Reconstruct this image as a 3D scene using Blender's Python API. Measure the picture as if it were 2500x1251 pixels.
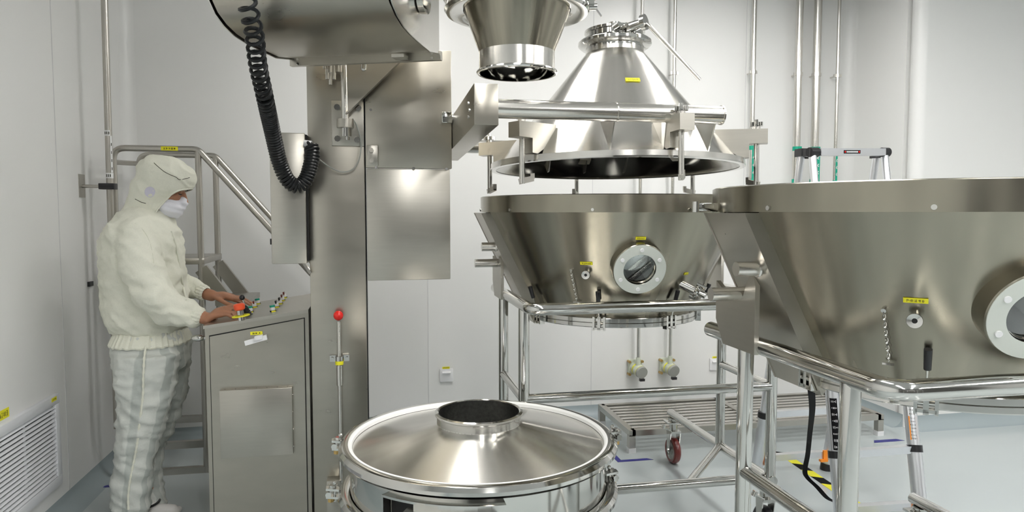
import bpy, bmesh, math, random
from mathutils import Vector, Matrix, noise
random.seed(7)
PI = math.pi
for o in list(bpy.data.objects): bpy.data.objects.remove(o)
S = bpy.context.scene
C = S.collection
# ------------------------------------------------------------------ camera
# room frame: x = along the back wall (right), y = towards the back wall, z = up
F, PITCH, EYE, YAW = 1700.0, math.radians(3.55), 1.45, math.radians(11.2)
cam = bpy.data.objects.new('camera', bpy.data.cameras.new('camera'))
C.objects.link(cam)
cam.location = (0, 0, EYE)
cam.rotation_euler = (PI/2 - PITCH, 0, -YAW)
cam.data.sensor_width = 36; cam.data.lens = F/2500*36
cam.data.clip_start = .05; cam.data.clip_end = 60
S.camera = cam
S.view_settings.view_transform = 'Standard'; S.view_settings.look = 'None'
S.view_settings.gamma = 1; S.view_settings.use_curve_mapping = False
S.view_settings.exposure = 0.27
w = bpy.data.worlds.new('world'); S.world = w; w.use_nodes = True
w.node_tree.nodes['Background'].inputs[0].default_value = (.9, .95, 1, 1)
w.node_tree.nodes['Background'].inputs[1].default_value = .15
CEIL = 3.15
LAMP_POWER = 24.0

# ------------------------------------------------------------------ materials
def mat(name, col, rough=.5, metal=0., aniso=0., rot=0., noise_s=None, noise_amt=.0, stretch=(1,1,1), bump=0., emis=0., trans=0., spec=.5, rnoise=0., coat=0., polar=False):
    m = bpy.data.materials.new(name); m.use_nodes = True
    nt = m.node_tree; b = nt.nodes['Principled BSDF']
    b.inputs['Base Color'].default_value = (*col, 1)
    b.inputs['Roughness'].default_value = rough
    b.inputs['Metallic'].default_value = metal
    b.inputs['Specular IOR Level'].default_value = spec
    b.inputs['Coat Weight'].default_value = coat
    if trans: b.inputs['Transmission Weight'].default_value = trans
    if emis:
        b.inputs['Emission Color'].default_value = (*col, 1); b.inputs['Emission Strength'].default_value = emis
    if aniso:
        b.inputs['Anisotropic'].default_value = aniso
        b.inputs['Anisotropic Rotation'].default_value = rot
        t = nt.nodes.new('ShaderNodeTangent'); t.direction_type = 'RADIAL'; t.axis = 'Z'
        nt.links.new(t.outputs[0], b.inputs['Tangent'])
    if noise_s:
        tc = nt.nodes.new('ShaderNodeTexCoord'); mp = nt.nodes.new('ShaderNodeMapping')
        mp.inputs['Scale'].default_value = stretch
        n = nt.nodes.new('ShaderNodeTexNoise'); n.inputs['Scale'].default_value = noise_s; n.inputs['Detail'].default_value = 1.5 if polar else 4
        src = tc.outputs['Object']
        if polar:       # painted light and dark bands round the axis, imitating reflections on the vessels
            sp = nt.nodes.new('ShaderNodeSeparateXYZ'); at = nt.nodes.new('ShaderNodeMath'); at.operation = 'ARCTAN2'; cb = nt.nodes.new('ShaderNodeCombineXYZ')
            nt.links.new(src, sp.inputs[0]); nt.links.new(sp.outputs[1], at.inputs[0]); nt.links.new(sp.outputs[0], at.inputs[1])
            nt.links.new(at.outputs[0], cb.inputs[0]); nt.links.new(sp.outputs[2], cb.inputs[2]); src = cb.outputs[0]
        nt.links.new(src, mp.inputs[0]); nt.links.new(mp.outputs[0], n.inputs[0])
        if noise_amt:
            r = nt.nodes.new('ShaderNodeMapRange'); r.inputs[3].default_value = 1-noise_amt; r.inputs[4].default_value = 1+noise_amt
            mx = nt.nodes.new('ShaderNodeMix'); mx.data_type = 'RGBA'; mx.blend_type = 'MULTIPLY'; mx.inputs[0].default_value = 1
            mx.inputs[6].default_value = (*col, 1)
            nt.links.new(n.outputs[0], r.inputs[0]); nt.links.new(r.outputs[0], mx.inputs[7]); nt.links.new(mx.outputs[2], b.inputs['Base Color'])
        if rnoise:
            r = nt.nodes.new('ShaderNodeMapRange'); r.inputs[3].default_value = max(.02, rough-rnoise); r.inputs[4].default_value = rough+rnoise
            nt.links.new(n.outputs[0], r.inputs[0]); nt.links.new(r.outputs[0], b.inputs['Roughness'])
        if bump:
            bp = nt.nodes.new('ShaderNodeBump'); bp.inputs['Strength'].default_value = bump; bp.inputs['Distance'].default_value = .002
            nt.links.new(n.outputs[0], bp.inputs['Height']); nt.links.new(bp.outputs[0], b.inputs['Normal'])
    return m
M = {}
M['wall'] = mat('wall_enamel', (.80, .80, .785), .32, noise_s=1.3, noise_amt=.012, spec=.4)
M['ceil'] = mat('ceiling_white', (.66, .66, .66), .6)
M['floor'] = mat('floor_epoxy', (.47, .515, .52), .13, noise_s=2.5, noise_amt=.03, rnoise=.05, spec=.5, bump=.02)
M['cove'] = mat('cove_epoxy', (.34, .395, .41), .2, noise_s=4, noise_amt=.04)
M['brush'] = mat('brushed_steel', (.455, .43, .375), .3, 1, noise_s=5, noise_amt=.10, stretch=(1, 1, 3), rnoise=.07)
M['brushh'] = mat('brushed_steel_horizontal', (.50, .48, .43), .32, 1, noise_s=9, noise_amt=.06, stretch=(1, 1, 12), rnoise=.05)
M['tank'] = mat('painted_reflection_steel', (.315, .295, .24), .24, 1, aniso=.75, rot=.25, noise_s=4, noise_amt=.38, stretch=(1.6, 1, .5), rnoise=.10, polar=True)  # streaks in the base colour imitate reflected bands
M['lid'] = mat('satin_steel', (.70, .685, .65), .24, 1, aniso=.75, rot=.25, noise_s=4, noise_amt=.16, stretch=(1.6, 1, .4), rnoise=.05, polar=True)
M['pol'] = mat('polished_steel', (.61, .605, .58), .09, 1, noise_s=3, noise_amt=.03)
M['mirror'] = mat('mirror_steel', (.27, .27, .26), .05, 1, noise_s=6, noise_amt=.06, bump=.25)
M['tube'] = mat('satin_tube_steel', (.68, .66, .62), .22, 1, noise_s=8, noise_amt=.05)
M['rail'] = mat('dull_tube_steel', (.50, .48, .44), .3, 1, noise_s=8, noise_amt=.05)
M['alu'] = mat('aluminium', (.78, .79, .82), .32, 1, noise_s=9, noise_amt=.03)
M['white'] = mat('white_plastic', (.83, .83, .84), .35)
M['vent'] = mat('white_enamel_vent', (.80, .81, .84), .4)
M['black'] = mat('black_plastic', (.012, .012, .014), .3)
M['rubber'] = mat('black_rubber', (.008, .009, .010), .33, spec=.35)
M['dark'] = mat('dark_gap', (.01, .01, .01), .8)
M['redw'] = mat('maroon_wheel', (.16, .022, .018), .25, coat=.4)
M['red'] = mat('red_plastic', (.75, .02, .015), .2)
M['orange'] = mat('orange_plastic', (.9, .28, .02), .45)
M['orred'] = mat('orange_red_button', (.85, .10, .03), .4)
M['yel'] = mat('yellow_label', (.85, .80, .02), .5)
M['ink'] = mat('label_ink', (.05, .05, .03), .7)
M['fadeink'] = mat('faded_label_ink', (.35, .32, .03), .7)
M['green'] = mat('green_tape', (.0, .36, .23), .45)
M['dgreen'] = mat('green_button', (.01, .30, .20), .3)
M['wht'] = mat('white_ink', (.85, .85, .85), .5)
M['blue'] = mat('blue_floor_tape', (.02, .02, .22), .4)
M['tan'] = mat('brass', (.55, .38, .15), .3, 1)
M['gasket'] = mat('white_gasket', (.86, .86, .84), .35)
M['cloth'] = mat('cream_cloth', (.76, .76, .655), .75, noise_s=160, noise_amt=.05, bump=.3, spec=.2)
M['skin'] = mat('skin', (.40, .19, .11), .45, noise_s=30, noise_amt=.08, spec=.4)
M['mask'] = mat('mask_fabric', (.80, .80, .86), .8, noise_s=150, bump=.2, spec=.1)
M['lilac'] = mat('lilac_mesh_patch', (.62, .60, .70), .7)
M['hair'] = mat('black_hair', (.01, .009, .008), .5)
M['shoe'] = mat('white_shoe', (.75, .73, .70), .4)
M['box'] = mat('pale_green_enamel', (.62, .66, .55), .35, noise_s=20, noise_amt=.04)
M['lens'] = mat('lens_grey', (.35, .36, .33), .2)
M['acry'] = mat('frosted_acrylic', (.62, .65, .60), .2, spec=.6)
M['screenm'] = mat('dark_woven_mesh', (.17, .17, .16), .35, 1, noise_s=90, noise_amt=.4, bump=.5)
M['web'] = mat('black_webbing', (.006, .006, .007), .75, spec=.15)
M['lin'] = mat('lid_lining_steel', (.58, .57, .54), .16, 1, noise_s=5, noise_amt=.08, bump=.1)
M['far'] = mat('far_wall_darkened', (.09, .09, .085), .5)  # unseen wall, made near black to darken what the steel reflects
M['added_panel'] = mat('added_panel_dark', (.12, .12, .11), .4)  # dark fill of the added, unseen doors and windows
M['lamp'] = mat('lamp_diffuser', (1, .985, .96), .5, emis=LAMP_POWER)
g = mat('sight_glass', (.75, .85, .85), .02, trans=1.0); M['glass'] = g
# trousers: pale grey-green cloth with lengthwise darker bands
def trouser_mat():
    m = mat('striped_cleanroom_cloth', (.62, .65, .60), .75, noise_s=140, noise_amt=.05, bump=.3, spec=.2)
    nt = m.node_tree; b = nt.nodes['Principled BSDF']
    a = nt.nodes.new('ShaderNodeAttribute'); a.attribute_name = 'band'
    r = nt.nodes.new('ShaderNodeValToRGB')
    r.color_ramp.elements[0].color = (.62, .64, .60, 1); r.color_ramp.elements[1].color = (.47, .50, .47, 1)
    r.color_ramp.elements[0].position = .5; r.color_ramp.elements[1].position = .62
    nt.links.new(a.outputs['Fac'], r.inputs[0]); nt.links.new(r.outputs[0], b.inputs['Base Color'])
    return m
M['trouser'] = trouser_mat()

# ------------------------------------------------------------------ pixel -> room helpers (used to place, everything is real geometry)
cA, sA = math.cos(YAW), math.sin(YAW)
def ray(x, y):
    a = (x-1250)/F; b = -(y-625.5)/F
    X, Y, Z = a, math.cos(PITCH)+b*math.sin(PITCH), -math.sin(PITCH)+b*math.cos(PITCH)
    return Vector((X*cA+Y*sA, -X*sA+Y*cA, Z))
def pv(x, y, v): r = ray(x, y); return Vector((0, 0, EYE)) + r*(v/r.y)
def pu(x, y, u): r = ray(x, y); return Vector((0, 0, EYE)) + r*(u/r.x)
def ph(x, y, h): r = ray(x, y); return Vector((0, 0, EYE)) + r*((h-EYE)/r.z)

# ------------------------------------------------------------------ mesh builder
def basis(d):
    d = d.normalized(); a = Vector((0, 0, 1)) if abs(d.z) < .9 else Vector((1, 0, 0))
    x = a.cross(d).normalized(); return x, d.cross(x)
class MB:
    T0 = Matrix.Identity(4)
    def __init__(s): s.bm = bmesh.new(); s.m = 0; s.T = MB.T0.copy()
    def v(s, p): return s.bm.verts.new(s.T @ Vector(p))
    def f(s, vs, sm=False):
        try:
            fc = s.bm.faces.new(vs); fc.material_index = s.m; fc.smooth = sm
        except ValueError: pass
    def box(s, x0, x1, y0, y1, z0, z1, bev=0.):
        vs = [s.v((x, y, z)) for x in (x0, x1) for y in (y0, y1) for z in (z0, z1)]
        for q in ((0, 1, 3, 2), (4, 6, 7, 5), (0, 4, 5, 1), (2, 3, 7, 6), (0, 2, 6, 4), (1, 5, 7, 3)): s.f([vs[i] for i in q])
        if bev:
            es = set(e for v_ in vs for e in v_.link_edges)
            bmesh.ops.bevel(s.bm, geom=list(es), offset=bev, segments=2, affect='EDGES', profile=.5)
        return s
    def obox(s, c, ax, ay, az):      # oriented box: centre and three half axes
        c, ax, ay, az = map(Vector, (c, ax, ay, az))
        vs = [s.v(c+i*ax+j*ay+k*az) for i in (-1, 1) for j in (-1, 1) for k in (-1, 1)]
        for q in ((0, 1, 3, 2), (4, 6, 7, 5), (0, 4, 5, 1), (2, 3, 7, 6), (0, 2, 6, 4), (1, 5, 7, 3)): s.f([vs[i] for i in q])
        return s
    def bar(s, p0, p1, w_, h_, up=(0, 0, 1)):
        p0, p1 = Vector(p0), Vector(p1); d = (p1-p0)/2; up = Vector(up)
        sd = d.cross(up).normalized(); u2 = sd.cross(d).normalized()
        return s.obox((p0+p1)/2, d, sd*w_/2, u2*h_/2)
    def cyl(s, p0, p1, r0, r1=None, n=20, cap=True, sm=True):
        p0, p1 = Vector(p0), Vector(p1); r1 = r0 if r1 is None else r1
        x, y = basis(p1-p0)
        A = [s.v(p0+(x*math.cos(2*PI*i/n)+y*math.sin(2*PI*i/n))*r0) for i in range(n)]
        B = [s.v(p1+(x*math.cos(2*PI*i/n)+y*math.sin(2*PI*i/n))*r1) for i in range(n)]
        for i in range(n): s.f([A[i], A[(i+1) % n], B[(i+1) % n], B[i]], sm)
        if cap: s.f(A[::-1]); s.f(B)
        return s
    def lathe(s, prof, c=(0, 0, 0), n=64, axis=(0, 0, 1), a0=0., a1=2*PI, cap=False, sm=True):
        c = Vector(c); ax = Vector(axis).normalized(); x, y = basis(ax) if abs(ax.z) < .999 else (Vector((1, 0, 0)), Vector((0, 1, 0)))
        full = abs(a1-a0-2*PI) < 1e-6; k = n if full else n+1
        rows = []
        for r, h in prof:
            rows.append([s.v(c+ax*h+(x*math.cos(a0+(a1-a0)*i/n)+y*math.sin(a0+(a1-a0)*i/n))*r) for i in range(k)] if r > 1e-6 else [s.v(c+ax*h)]*k)
        for a, b in zip(rows, rows[1:]):
            for i in range(n):
                j = (i+1) % k
                q = [a[i], a[j], b[j], b[i]]; q2 = []
                for t in q:
                    if t not in q2: q2.append(t)
                if len(q2) > 2: s.f(q2, sm)
        return s
    def tube(s, pts, r, n=14, cap=True, closed=False):
        pts = [Vector(p) for p in pts]; N = len(pts); rows = []; x = None
        rr = r if isinstance(r, (list, tuple)) else [r]*N
        for i, p in enumerate(pts):
            if closed: d = (pts[(i+1) % N]-pts[i-1])
            else: d = pts[min(i+1, N-1)]-pts[max(i-1, 0)]
            d.normalize()
            if x is None: x, y = basis(d)
            else:
                x = (x-d*x.dot(d)).normalized(); y = d.cross(x)
            rows.append([s.v(p+(x*math.cos(2*PI*k/n)+y*math.sin(2*PI*k/n))*rr[i]) for k in range(n)])
        prs = list(zip(rows, rows[1:]))+([(rows[-1], rows[0])] if closed else [])
        for a, b in prs:
            for k in range(n): s.f([a[k], a[(k+1) % n], b[(k+1) % n], b[k]], True)
        if cap and not closed: s.f(rows[0][::-1]); s.f(rows[-1])
        return s
    def sphere(s, c, r, n=16, sc=(1, 1, 1)):
        c = Vector(c); m_ = n//2; rows = []
        for i in range(m_+1):
            t = PI*i/m_
            rows.append([s.v(c+Vector((math.sin(t)*math.cos(2*PI*k/n)*sc[0], math.sin(t)*math.sin(2*PI*k/n)*sc[1], math.cos(t)*sc[2]))*r) for k in range(n)] if 0 < i < m_ else [s.v(c+Vector((0, 0, math.cos(t)*sc[2]*r)))])
        for i in range(m_):
            a, b = rows[i], rows[i+1]
            for k in range(n):
                j = (k+1) % n
                if len(a) == 1: s.f([a[0], b[k], b[j]], True)
                elif len(b) == 1: s.f([a[k], b[0], a[j]], True)
                else: s.f([a[k], b[k], b[j], a[j]], True)
        return s
    def prism(s, poly, d):          # 3D polygon extruded by d
        d = Vector(d); A = [s.v(p) for p in poly]; B = [s.v(Vector(p)+d) for p in poly]
        s.f(A[::-1]); s.f(B); n = len(A)
        for i in range(n): s.f([A[i], A[(i+1) % n], B[(i+1) % n], B[i]])
        return s
    def quad(s, pts): s.f([s.v(p) for p in pts]); return s
    def build(s, name, m, parent=None, keep=False, normals=True):
        if normals: bmesh.ops.recalc_face_normals(s.bm, faces=s.bm.faces)
        me = bpy.data.meshes.new(name); s.bm.to_mesh(me); s.bm.free()
        for q in (m if isinstance(m, (list, tuple)) else [m]): me.materials.append(M[q])
        me.set_sharp_from_angle(angle=math.radians(32))
        o = bpy.data.objects.new(name, me); C.objects.link(o)
        if parent:
            o.parent = parent
            if not keep:            # vertices were given in room coordinates
                me.transform(world(parent).inverted())
        return o
def world(o):
    m_ = Matrix.Translation(o.location) @ o.rotation_euler.to_matrix().to_4x4()
    return world(o.parent) @ m_ if o.parent else m_
def tag(o, label, cat, group=None):
    o['label'] = label; o['category'] = cat
    if group: o['group'] = group
    return o
def thing(name, label, cat, loc=(0, 0, 0), rot=(0, 0, 0), group=None):
    o = bpy.data.objects.new(name, None); C.objects.link(o); o.location = loc; o.rotation_euler = rot
    o.empty_display_size = .1
    return tag(o, label, cat, group)
def struct(o): o['kind'] = 'structure'; return o
def fillet(pts, r, n=6):
    pts = [Vector(p) for p in pts]; out = [pts[0]]
    for a, b, c in zip(pts, pts[1:], pts[2:]):
        d0 = (a-b).normalized(); d1 = (c-b).normalized(); ang = d0.angle(d1)
        t = min(r/math.tan(ang/2), (a-b).length*.45, (c-b).length*.45)
        p0 = b+d0*t; p1 = b+d1*t
        for i in range(n+1):
            k = i/n; out.append(p0*(1-k)**2+b*2*k*(1-k)+p1*k*k)
    out.append(pts[-1]); return out
def label_part(parent, c, ux, uy, w_, h_, name='label_sticker', ink='fadeink', dense=5):
    """a thin yellow sticker centred at c with rows of tiny printed characters"""
    c, ux, uy = Vector(c), Vector(ux).normalized(), Vector(uy).normalized(); nn = ux.cross(uy)
    b = MB(); b.obox(c, ux*w_/2, uy*h_/2, nn*.0006); b.m = 1
    rr = random.Random(int(abs(c.x*1000))+int(abs(c.z*777)))
    for i in range(dense):
        x0 = -w_*.38+w_*.76*(i+.5)/dense
        for k in range(3):
            b.obox(c+ux*(x0+rr.uniform(-.1, .1)*w_/dense)+uy*h_*rr.uniform(-.25, .25)+nn*.0007, ux*w_/dense*rr.uniform(.12, .3), uy*h_*rr.uniform(.03, .06), nn*.0003)
            b.obox(c+ux*(x0+rr.uniform(-.25, .25)*w_/dense)+nn*.0007, ux*w_/dense*.06, uy*h_*rr.uniform(.12, .28), nn*.0003)
    return b.build(name, ['yel', ink], parent)

# ================================================================== SETTING
UL, UR, VB, VJ, VF, UJ = -1.49, 5.6, 4.68, 4.0, -3.6, 3.50
def wall(name, x0, x1, y0, y1, m='wall'):
    return struct(MB().box(x0, x1, y0, y1, 0, CEIL).build(name, m))
struct(MB().box(UL-.2, UR+.2, VF-.2, VB+.2, -.1, 0).build('floor', 'floor'))
struct(MB().box(UL-.2, UR+.2, VF-.2, VB+.2, CEIL, CEIL+.1).build('ceiling', 'ceil'))
wall('wall_left', UL-.12, UL, VF, VB)
wall('wall_back', UL-.12, UJ, VB, VB+.12)
wall('wall_jog', UJ, UJ+.12, VJ+.12, VB+.12)
wall('wall_back_right', UJ+.06, UR, VJ, VJ+.12)
wall('wall_right', UR, UR+.12, VF, VJ)
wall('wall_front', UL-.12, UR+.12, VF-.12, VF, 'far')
# rounded enamel corner of the jog and the internal corners
struct(MB().cyl((UJ+.06, VJ+.06, 0), (UJ+.06, VJ+.06, CEIL), .06, n=32, cap=False).build('trim_1', 'wall'))
def cove_v(cx, cy, sx, sy, r, name):
    b = MB(); n = 8
    P = [(cx+sx*r*(1-math.sin(PI/2*i/n)), cy+sy*r*(1-math.cos(PI/2*i/n))) for i in range(n+1)]+[(cx, cy)]
    b.prism([(x, y, 0) for x, y in P], (0, 0, CEIL)); struct(b.build(name, 'wall'))
cove_v(UL, VB, 1, -1, .07, 'trim_2'); cove_v(UJ, VB, -1, -1, .07, 'trim_3')
# skirting coves: concave quarter profile of floor epoxy rising 8 cm
def cove(name, a, b_, inward, r=.085):
    a, b_, inw = Vector(a), Vector(b_), Vector(inward); mb = MB(); n = 8
    P = [a]+[a+inw*(r*(1-math.sin(PI/2*i/n)))+Vector((0, 0, r*(1-math.cos(PI/2*i/n)))) for i in range(n+1)]
    mb.prism(P, b_-a)
    for f_ in mb.bm.faces: f_.smooth = len(f_.verts) == 4
    struct(mb.build(name, 'cove'))
cove('baseboard_left', (UL, VF, 0), (UL, VB, 0), (1, 0, 0))
cove('baseboard_back', (UL, VB, 0), (UJ, VB, 0), (0, -1, 0))
cove('baseboard_jog', (UJ, VJ+.04, 0), (UJ, VB, 0), (-1, 0, 0))
cove('baseboard_right', (UJ+.04, VJ, 0), (UR, VJ, 0), (0, -1, 0))
# thin panel joints of the sandwich-panel walls
k = 4
for x in (.35, 1.5, 2.65):
    struct(MB().box(x-.002, x+.002, VB-.0015, VB+.01, .085, CEIL).build('trim_%d' % k, 'ceil')); k += 1
for y in (3.72, 2.55, 1.4):
    struct(MB().box(UL-.01, UL+.0015, y-.003, y+.003, .085, CEIL).build('trim_%d' % k, 'ceil')); k += 1
# behind the camera: unseen dark doors and window, added to darken the steel reflections
for i, (x0, x1, z0, z1) in enumerate(((-1.1, .0, .05, 2.15), (1.0, 2.6, .95, 2.1), (3.4, 4.5, .05, 2.15))):
    b = MB(); b.box(x0, x1, VF-.005, VF+.03, z0, z1); b.m = 1; b.box(x0-.05, x0, VF, VF+.05, z0-.05, z1+.05); b.box(x1, x1+.05, VF, VF+.05, z0-.05, z1+.05); b.box(x0-.05, x1+.05, VF, VF+.05, z1, z1+.05)
    struct(b.build(('added_door_1', 'added_window_1', 'added_door_2')[i], ['added_panel', 'alu']))
for i, (y0, y1, z0, z1) in enumerate(((-2.6, -1.4, .05, 2.15), (.2, 1.5, .95, 2.1))):  # more dark panels added on the right wall for the reflections
    b = MB(); b.box(UR-.03, UR+.005, y0, y1, z0, z1); b.m = 1; b.box(UR-.05, UR, y0-.05, y0, z0-.05, z1+.05); b.box(UR-.05, UR, y1, y1+.05, z0-.05, z1+.05)
    struct(b.build(('added_door_3', 'added_window_2')[i], ['added_panel', 'alu']))
# ceiling luminaires: long recessed fluorescent troughs running away from the camera
n_l = 0
for cx in (.35, 2.15, 3.95):
    for cy in (-2.4, -.5, 1.4, 3.2) if cx < 3 else (-2.4, -.5, 1.1):
        t = thing('ceiling_light', 'recessed white ceiling light panel above the room', 'ceiling light', (cx, cy, CEIL), group='ceiling light panels')
        b = MB(); b.box(cx-.16, cx+.16, cy-.62, cy-.60, CEIL-.03, CEIL); b.box(cx-.16, cx+.16, cy+.60, cy+.62, CEIL-.03, CEIL); b.box(cx-.16, cx-.14, cy-.6, cy+.6, CEIL-.03, CEIL); b.box(cx+.14, cx+.16, cy-.6, cy+.6, CEIL-.03, CEIL)
        b.build('frame', 'alu', t)
        MB().box(cx-.14, cx+.14, cy-.6, cy+.6, CEIL-.022, CEIL-.004).build('diffuser', 'lamp', t)

# ================================================================== WALL VENT (left)
y0, y1, z0, z1 = 2.45, 3.60, .165, .60
t = thing('wall_vent', 'white slatted return-air vent low on the left wall', 'vent', (UL, (y0+y1)/2, z0))
b = MB(); fw = .045
for q in ((y0, y1, z0, z0+fw), (y0, y1, z1-fw, z1), (y0, y0+fw, z0+fw, z1-fw), (y1-fw, y1, z0+fw, z1-fw)): b.box(UL, UL+.022, *q, bev=.003)
b.build('frame', 'vent', t)
MB().box(UL+.0005, UL+.002, y0+fw, y1-fw, z0+fw, z1-fw).build('backing', 'dark', t)
b = MB(); ns = 17
for i in range(ns):
    z = z0+fw+(z1-z0-2*fw)*(i+.5)/ns
    b.prism([(UL+.019, y0+fw, z-.006), (UL+.020, y0+fw, z-.0045), (UL+.008, y0+fw, z+.0035), (UL+.007, y0+fw, z+.002)], (0, y1-y0-2*fw, 0))
b.box(UL+.004, UL+.012, 3.28, 3.284, z0+fw, z1-fw)
b.build('slat', 'vent', t)
label_part(t, (UL+.0226, 3.54, .585), (0, 1, 0), (0, 0, 1), .05, .018)
tag(label_part(None, (UL+.0008, 3.14, .63), (0, 1, 0), (0, 0, 1), .085, .04, 'wall_label'), 'small yellow label stuck on the left wall above the vent', 'label')

# ================================================================== STEEL CONDUIT ON LEFT WALL + bracket
t = thing('wall_conduit', 'tall vertical steel pipe with black clamp standing off the left wall', 'pipe', (-1.355, 4.0, 0))
MB().cyl((-1.36, 4.0, .3), (-1.345, 4.0, CEIL-.01), .017, n=16).build('pipe', 'rail', t)
MB().box(UL, UL+.004, 3.985-.02, 4.02+.02, 1.53, 1.65).build('wall_plate', 'rail', t)
MB().cyl((UL+.003, 4.0, 1.588), (-1.38, 4.0, 1.588), .009, n=12).build('arm', 'rail', t)
MB().box(-1.40, -1.325, 3.97, 4.03, 1.572, 1.604, .004).build('clamp', 'black', t)
b = MB()
for z in (1.63, 1.85): b.cyl((-1.353, 4.0, z), (-1.353, 4.0, z+.028), .0178, n=16, cap=False)
b.m = 1
for z in (1.63, 1.85):
    for a in (-2.1, -1.6, -1.1): b.obox((-1.353+.018*math.cos(a), 4+.018*math.sin(a), z+.014), (.002, 0, 0), (0, .001, 0), (0, 0, .007))
for i in range(4): b.obox((-1.353+.0155, 4-.0095, 1.68+i*.042), (.002, 0, 0), (0, .001, 0), (0, 0, .007))
b.m = 0; b.obox((-1.353+.0148, 4-.0088, 1.755), (.0035, .004, 0), (.0008, -.0008, 0), (0, 0, .095))
b.build('marking_tape', ['wht', 'ink'], t)
t = thing('wall_conduit', 'thin corner pipe low behind the person by the left wall', 'pipe', (-1.41, 3.9, 0))
tag(MB().box(UL, UL+.012, 4.03, 4.08, 1.06, 1.085).build('wall_switch', 'black'), 'tiny dark fitting on the left wall behind the person', 'wall fitting')
bpy.data.objects.remove(t)

# ================================================================== PIPES ON THE BACK WALL
def wall_pipe(x_px, z0_, r, label, tape=None, ytop=CEIL-.01, clampz=(2.45,), v_=4.60):
    p = pv(x_px, 430, v_); u_ = p.x-.008
    t = thing('wall_pipe', label, 'pipe', (u_, v_, z0_), group=None)
    MB().cyl((u_, v_, z0_), (u_, v_, ytop), r, n=16).build('pipe', 'tube', t)
    for z in clampz:
        b = MB(); b.cyl((u_, v_, z-.012), (u_, v_, z+.012), r+.005, n=12); b.bar((u_-.03, v_, z), (u_+.03, v_, z), .012, .02); b.cyl((u_, v_, z), (u_, VB, z), .006, n=8)
        b.build('clamp', 'tube', t)
    if tape:
        b = MB(); za, zb = tape
        for a, c in ((za, za+.03), (zb-.03, zb)): b.cyl((u_, v_, a), (u_, v_, c), r+.0015, n=16, cap=False)
        b.obox((u_+r*.35, v_-r-.001, (za+zb)/2), (r*.62, 0, 0), (0, .0015, 0), (0, 0, (zb-za)/2))
        b.m = 1
        for i in range(3):
            z = za+(zb-za)*(.3+.2*i)
            b.obox((u_+r*.35, v_-r-.003, z), (r*.3, 0, .008), (0, .0006, 0), (-.001, 0, .003)); b.obox((u_+r*.35, v_-r-.003, z-.006), (r*.3, 0, -.006), (0, .0006, 0), (.001, 0, .003))
        b.build('marking_tape', ['green', 'wht'], t)
    return t, u_
gA, uA = wall_pipe(1566, .42, .012, 'thin steel conduit dropping to the left of two round wall sockets', clampz=(1.0,))
gB, uB = wall_pipe(1645, .43, .012, 'thin steel conduit dropping to the right of two round wall sockets', clampz=(2.42,))
wall_pipe(1836, .5, .017, 'steel wall pipe with green tape right of the cone lid', (1.66, 1.93))
wall_pipe(1945, .4, .026, 'wide steel wall pipe leftmost of three behind the ladder', (1.665, 1.93))
wall_pipe(1989, .4, .028, 'widest steel wall pipe, middle of three behind the ladder', (1.665, 1.93))
wall_pipe(2040, .4, .012, 'thin steel wall pipe rightmost of three behind the ladder', (1.66, 1.91))
for nm, u_, lab in (('a', uA, 'round pale socket box on the back wall, left one of two'), ('b', uB, 'round pale socket box on the back wall, right one of two')):
    z = .345; v_ = 4.60
    t = thing('explosion_proof_socket', lab, 'socket', (u_, VB, z), group='round wall sockets')
    b = MB(); b.box(u_-.05, u_+.05, VB-.03, VB, z-.05, z+.06, .008); b.cyl((u_, VB-.02, z+.0), (u_+.008, v_-.03, z-.012), .045, .042, n=24); b.cyl((u_, v_, z+.03), (u_, v_, z+.085), .017, n=14)
    b.build('body', 'box', t)
    b = MB(); dz = Vector((.008, -.05, -.012)).normalized()
    c0 = Vector((u_+.008, v_-.03, z-.012)); b.cyl(c0-dz*.004, c0+dz*.006, .0435, n=24, cap=False); c1 = Vector((u_+.003, v_+.02, z-.003)); b.cyl(c1-dz*.004, c1+dz*.006, .0455, n=24, cap=False)
    b.build('yellow_ring', 'yel', t)
    MB().cyl(c0, c0+dz*.022, .044, .042, n=28).build('cover', 'lens', t)
    b = MB()
    for sx, sz in ((-1, 1), (1, 1), (-1, -1)): b.cyl((u_+sx*.047, VB-.045, z+sz*.045), (u_+sx*.047, VB-.005, z+sz*.045), .010, n=8)
    b.build('screw', 'tan', t)
    b = MB(); b.bar(c0+dz*.02+Vector((-.012, 0, -.035)), c0+dz*.02+Vector((-.012, 0, -.062)), .008, .02); b.bar(c0+dz*.02+Vector((.014, 0, -.035)), c0+dz*.02+Vector((.014, 0, -.062)), .008, .02); b.m = 1; b.box(u_-.005, u_+.03, v_-.055, v_-.03, z-.075, z-.058)
    b.build('latch', ['box', 'black'], t)
for x_px, y_px, lab in ((1090, 917, 'white network socket on the back wall between pillar and tank trolley'), (1747, 890, 'white wall socket half hidden behind trolley post')):
    p = pv(x_px, y_px, VB-.01); t = thing('wall_socket', lab, 'socket', (p.x, VB, p.z))
    MB().box(p.x-.045, p.x+.045, VB-.014, VB, p.z-.045, p.z+.045, .004).build('faceplate', 'white', t)
    MB().prism([(p.x-.028, VB-.014, p.z+.026), (p.x-.028, VB-.030, p.z+.022), (p.x-.028, VB-.030, p.z+.016), (p.x-.028, VB-.014, p.z+.014)], (.056, 0, 0)).build('hood', 'white', t)
    b = MB(); b.box(p.x-.020, p.x-.005, VB-.0155, VB-.013, p.z-.014, p.z+.004); b.box(p.x+.004, p.x+.019, VB-.0155, VB-.013, p.z-.014, p.z+.004); b.build('port', 'dark', t)
    label_part(t, (p.x-.003, VB-.0145, p.z+.053), (1, 0, 0), (0, 0, 1), .05, .014)
    t.children[-1].location.y += .013

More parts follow.
